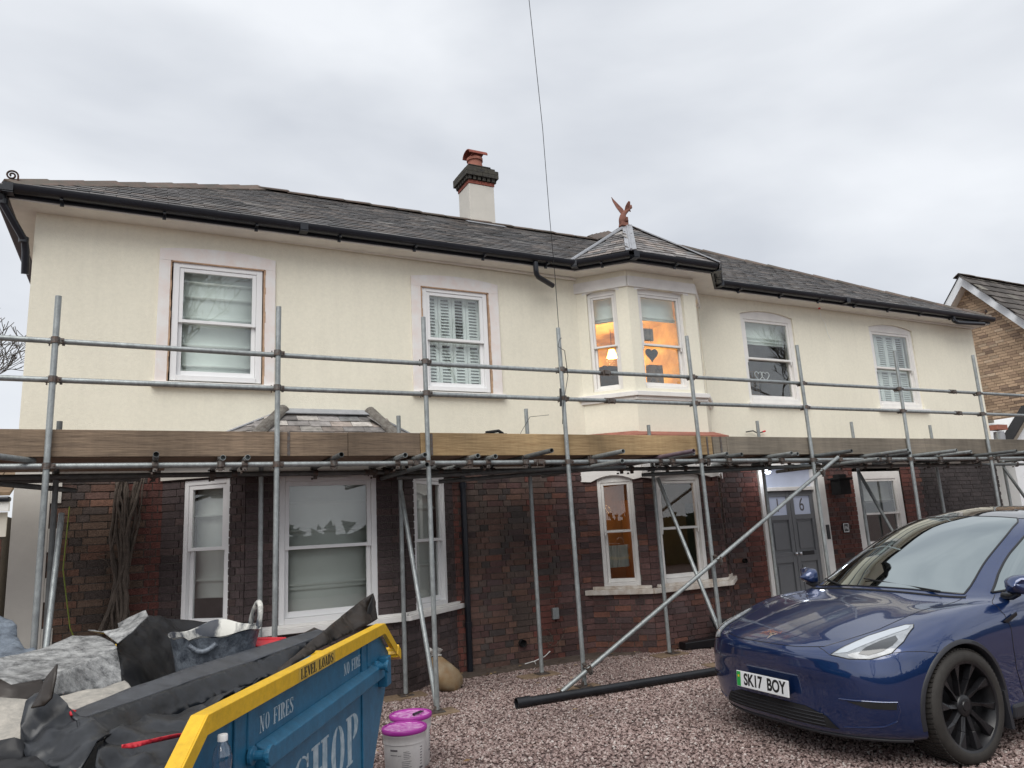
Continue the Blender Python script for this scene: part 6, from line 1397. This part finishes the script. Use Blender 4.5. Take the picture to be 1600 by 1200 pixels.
both(line, "screen_edge", [(8.1, 0), (8.1, 3.15), (9, 3.36), (10, 3.56), (10.38, 3.56), (10.62, 3.05), (10.62, 0)], .007, M['black'], .001)
# headlights: wedge with bright upper strip and dark lower chamber
HL = [(4.68, 1.70), (4.50, 2.08), (4.48, 2.56), (4.70, 3.06), (5.18, 3.34), (5.92, 3.56), (6.12, 3.50), (6.18, 3.22), (6.0, 2.80), (5.64, 2.32), (5.12, 1.95)]
for mi in (False, True):
    h_ = patch("headlight", HL, M['lamp_clear'], .004, step=.09, mirror=mi)
    patch("light_strip", [(4.74, 1.78), (5.12, 2.02), (5.62, 2.38), (5.96, 2.84), (6.12, 3.22), (6.06, 3.42), (5.88, 3.42), (5.70, 3.10), (5.42, 2.72), (5.08, 2.34), (4.80, 2.06)], M['lamp_bright'], .0065, h_, step=.08, mirror=mi)
    patch("lamp_chamber", [(4.72, 2.30), (5.02, 2.46), (5.32, 2.78), (5.54, 3.12), (5.30, 3.20), (5.02, 3.08), (4.78, 2.84), (4.64, 2.52)], M['lamp_dark'], .0066, h_, step=.08, mirror=mi)
    line("lamp_edge", HL+[HL[0]], .0035, M['black'], .002, mirror=mi, parent=h_)
# shut lines
both(line, "bonnet_gap", [(5.02, 0), (5.02, .9), (5.10, 1.5), (5.50, 1.9), (6.05, 2.45), (6.6, 2.75), (7.2, 3.0), (7.8, 3.25), (8.05, 3.35)], .0028, M['black'], -.0003)
both(line, "door_gap", [(8.0, 5.1), (7.4, 5.6), (6.8, 5.95), (6, 6.1), (5, 6.12), (4, 6.1), (3, 6.1), (2, 6.15), (1.3, 6.2)], .003, M['black'], -.0003)
both(line, "wing_gap", [(4.70, 3.06), (4.72, 3.4), (4.66, 3.8), (4.5, 4.2)], .0022, M['black'], -.0003)
both(line, "bumper_gap", [(5.06, 1.4), (4.9, 1.55), (4.68, 1.68)], .0022, M['black'], -.0003)
# lower intake, corner slots and lip
patch("lower_intake", [(1.15, -1.6), (1.15, 0), (1.15, 1.6), (1.70, 1.35), (2.0, .9), (2.0, 0), (2.0, -.9), (1.7, -1.35)], M['matblack'], .004, step=.15)
for k in range(4): line("intake_slat", [(1.28+.16*k, -1.3), (1.28+.16*k, 0), (1.28+.16*k, 1.3)], .004, M['cladding'], .006)
both(patch, "corner_slot", [(2.50, 1.84), (2.28, 2.3), (2.24, 3.0), (2.52, 3.04), (2.54, 2.4)], M['matblack'], .004, step=.1)
both(line, "corner_crease", [(2.56, 1.7), (2.57, 2.4), (2.55, 3.06), (2.2, 3.08), (1.75, 2.95), (1.5, 2.6), (1.3, 1.7)], .004, M['paint'], .001)
line("front_lip", [(.55, -3.2), (.55, -1.5), (.55, 0), (.55, 1.5), (.55, 3.2)], .014, M['cladding'], .002)
line("cowl_trim", [(7.98, -3.4), (7.98, 0), (7.98, 3.4)], .012, M['matblack'], -.002)
def wiper(c0, c1, r1, nm="wiper"):
    w = MB(); a = Sf(8.05, abs(c0)); b = Sf(r1, abs(c1)); na = Sn(8.05, abs(c0))*.02; nb_ = Sn(r1, abs(c1))*.018
    sa = 1 if c0 > 0 else -1; sb = 1 if c1 > 0 else -1
    w.tube([(a[0]+na[0], sa*(a[1]+na[1]), a[2]+na[2]), (b[0]+nb_[0], sb*(b[1]+nb_[1]), b[2]+nb_[2])], [.008, .006], 6); return w.build(nm, M['matblack'], car, local=True)
wiper(2.2, -.4, 8.28); wiper(-1.0, -3.0, 8.30)
# badge, plate
badge = MB(); bp_ = Sf(5.15, 0); 
for P_ in ([(-.040, .030), (-.030, .022), (0, .027), (.030, .022), (.040, .030), (.0, .037)], [(-.034, .019), (-.012, .022), (-.010, .014), (0, -.04), (.010, .014), (.012, .022), (.034, .019), (.030, .011), (.014, .012), (0, -.052), (-.014, .012), (-.030, .011)]):
    n_ = Sn(5.35, 0); o_ = Sf(5.35, 0); u_ = np.array([0, 1, 0]); v_ = np.cross(u_, n_); v_ = -v_ if v_[2] < 0 else v_
    if len(P_) > 6: tri = [[P_[0], P_[1], P_[2], P_[11]], [P_[11], P_[10], P_[2]], [P_[2], P_[3], P_[4]], [P_[5], P_[6], P_[7], P_[8]], [P_[5], P_[8], P_[4]], [P_[3], P_[9], P_[10], P_[2]], [P_[3], P_[4], P_[8], P_[9]]]
    else: tri = [[P_[0], P_[1], P_[2], P_[5]], [P_[5], P_[2], P_[3], P_[4]]]
    for q in tri: badge.prism([Vector(o_+u_*a+v_*b+n_*.002) for a, b in q], Vector(n_*.004))
badge.build("badge", M['chrome'], car, local=True)
pm = Matrix.Translation((.862, 0, .46)) @ Matrix.Rotation(R(-4), 4, 'Y')
w = MB(); w.box(0, .010, -.26, .26, -.0555, .0555); w.box(-.06, 0, -.2, .2, -.05, .05, 1); q = w.build("number_plate", [M['plate'], M['cladding']], car, local=True, bevel=.003); q.matrix_local = pm
pl = q
w = MB(); w.box(.0102, .0112, -.255, -.215, -.051, .051); w.build("green_band", M['plateg'], pl, local=True)
w = MB(); w.box(.0113, .0116, -.243, -.227, .012, .028); w.build("band_mark", M['skipyel'], pl, local=True)
tm = Matrix(((0, 0, 1, .0104), (1, 0, 0, .018), (0, 1, 0, -.001), (0, 0, 0, 1)))
for txt, cx in (("SK17", -.105), ("BOY", .125)):
    textobj(txt, .112, "plate_letters", M['platek'], pl, tm @ Matrix.Translation((cx, 0, 0)), .0006, True, sx=.80, bold=.0035)
# arch cladding following the body side
def side_y(x, z):
    best = .93
    hit = bvh.ray_cast(Vector((x, 1.6, z)), Vector((0, -1, 0)))
    return hit[0].y if hit[0] is not None else None
bm = bmesh.new(); bm.from_mesh(me); bvh = BVHTree.FromBMesh(bm); bm.free()
for ax in (0, -2.89):
    for sg in (1, -1):
        w = MB(); n = 36; rows = []
        for k in range(n+1):
            a = R(-14+208*k/n); row = []
            for r_, o_ in ((.392, -.10), (.392, .002), (.396, .007), (.418, .006), (.422, .0)):
                x, z = ax+r_*math.cos(a), .352+r_*math.sin(a); y = side_y(x, max(z, .24)); y = .9 if y is None else y
                row.append((x, sg*(y+o_), z))
            rows.append(row)
        w.add([p for r_ in rows for p in r_], [(k*5+i, (k+1)*5+i, (k+1)*5+i+1, k*5+i+1) for k in range(n) for i in range(4)]); w.build("arch_trim", M['cladding'], car, local=True, smooth=True)
w = MB()
for sg in (1, -1): w.box(-2.45, -.45, min(sg*.86, sg*.955), max(sg*.86, sg*.955), .20, .30)
w.build("sill_trim", M['cladding'], car, local=True, bevel=.02)
# mirrors
for sg in (1, -1):
    w = MB(); n = 16; vs = []
    prf = [(0, .0), (.02, .55), (.06, .9), (.11, 1.0), (.135, .98), (.14, .9), (.14, 0)]
    for (dx, sc_) in prf:
        for k in range(n):
            a = 2*math.pi*k/n; cy_, sy_ = math.cos(a), math.sin(a)
            ex = math.copysign(abs(cy_)**.6, cy_)*.105*sc_; ez = math.copysign(abs(sy_)**.6, sy_)*.07*sc_
            vs.append((-.64-dx-.03*(cy_), sg*(.985+ex), 1.07+ez+.01*cy_))
    w.add(vs, [(i*n+k, i*n+(k+1) % n, (i+1)*n+(k+1) % n, (i+1)*n+k) for i in range(len(prf)-1) for k in range(n)]); mo = w.build("door_mirror", M['paint'], car, local=True, smooth=True)
    w = MB(); w.tube([(-.72, sg*.84, .985), (-.71, sg*.91, .985), (-.69, sg*.97, 1.01)], [.03, .024, .02], 8); w.build("mirror_arm", M['black'], mo, local=True, smooth=True)
# side repeater camera
for sg in (1, -1):
    w = MB(); w.prism([(-.50, sg*.945, .84), (-.66, sg*.942, .885), (-.66, sg*.942, .865), (-.54, sg*.945, .825)], (0, sg*.012, 0)); w.build("side_camera", M['black'], car, local=True)
# wheels
def wheel(ax, sg, steer=0):
    wb = MB(); T_ = [(.262, -.11), (.280, -.118), (.30, -.124), (.33, -.120), (.350, -.105), (.356, -.08), (.356, .08), (.350, .105), (.33, .120), (.305, .124), (.285, .120), (.270, .108)]
    wb.lathe(T_, (0, 0, 0), 64, 'y'); t_ = wb.build("tyre", M['tyre'], car, local=True, smooth=True)
    t_.location = (ax, sg*.845, .352); t_.rotation_euler = (0, 0, steer)
    w = MB()
    for k in range(72):
        a = 2*math.pi*k/72; ca, sa = math.cos(a), math.sin(a)
        for y0, y1, sl in ((-.10, -.045, .03), (-.038, .038, -.03), (.045, .10, .03)):
            p = lambda r_, aa, y: (r_*math.cos(aa), y, r_*math.sin(aa))
            a2 = a+.052
            w.hexa([p(.355, a, y0), p(.355, a2, y0), p(.355, a2+sl, y1), p(.355, a+sl, y1), p(.3615, a, y0), p(.3615, a2, y0), p(.3615, a2+sl, y1), p(.3615, a+sl, y1)])
    w.build("tread", M['tyre'], t_, local=True)
    w = MB(); f = sg
    w.lathe([(.266, f*.110), (.280, f*.116), (.282, f*.108), (.272, f*.100), (.268, f*.02), (.25, f*-.02), (.05, f*-.02), (0, f*-.02)], (0, 0, 0), 48, 'y'); rm = w.build("rim", M['rim'], t_, local=True, smooth=True)
    w = MB(); w.lathe([(0, f*.088), (.030, f*.088), (.034, f*.082), (.062, f*.080), (.070, f*.070), (.072, f*.03)], (0, 0, 0), 32, 'y'); w.build("hub_cap", M['rim'], t_, local=True, smooth=True)
    for k in range(10):
        a = 2*math.pi*k/10; w = MB(); big = k % 2 == 0
        def P_(r_, da, y): return (r_*math.cos(a+da*(1 if True else -1)), f*y, r_*math.sin(a+da))
        w0, w1 = (.20, .13) if big else (.20, .10)
        A = [P_(.066, -w0, .072), P_(.066, w0*1.0, .066), P_(.165, w1*.55+.10, .078), P_(.165, -w1*.55+.10, .090), P_(.271, -w1*.9+.14, .104), P_(.271, w1*.9+.14, .098)]
        Bk = [P_(.066, -w0, .03), P_(.066, w0, .03), P_(.165, w1*.55+.10, .045), P_(.165, -w1*.55+.10, .045), P_(.271, -w1*.9+.14, .055), P_(.271, w1*.9+.14, .055)]
        w.hexa([Bk[0], Bk[1], Bk[2], Bk[3], A[0], A[1], A[2], A[3]]); w.hexa([Bk[3], Bk[2], Bk[5], Bk[4], A[3], A[2], A[5], A[4]])
        w.build("spoke_blade", M['rim'], t_, local=True, bevel=.003)
    return t_
for ax in (0, -2.89):
    for sg in (1, -1): wheel(ax, sg, 0)
w = MB(); w.box(-.25, .3, -.6, .6, .17, .60); w.box(-3.3, -2.5, -.6, .6, .2, .6); w.build("underbody", M['matblack'], car, local=True)
w = MB(); w.hexa([(-.40, .80, .16), (-.37, .80, .16), (-.37, .97, .16), (-.40, .97, .16), (-.40, .80, .42), (-.37, .80, .42), (-.37, .955, .40), (-.40, .955, .40)]); w.build("mud_flap", M['cladding'], car, local=True)
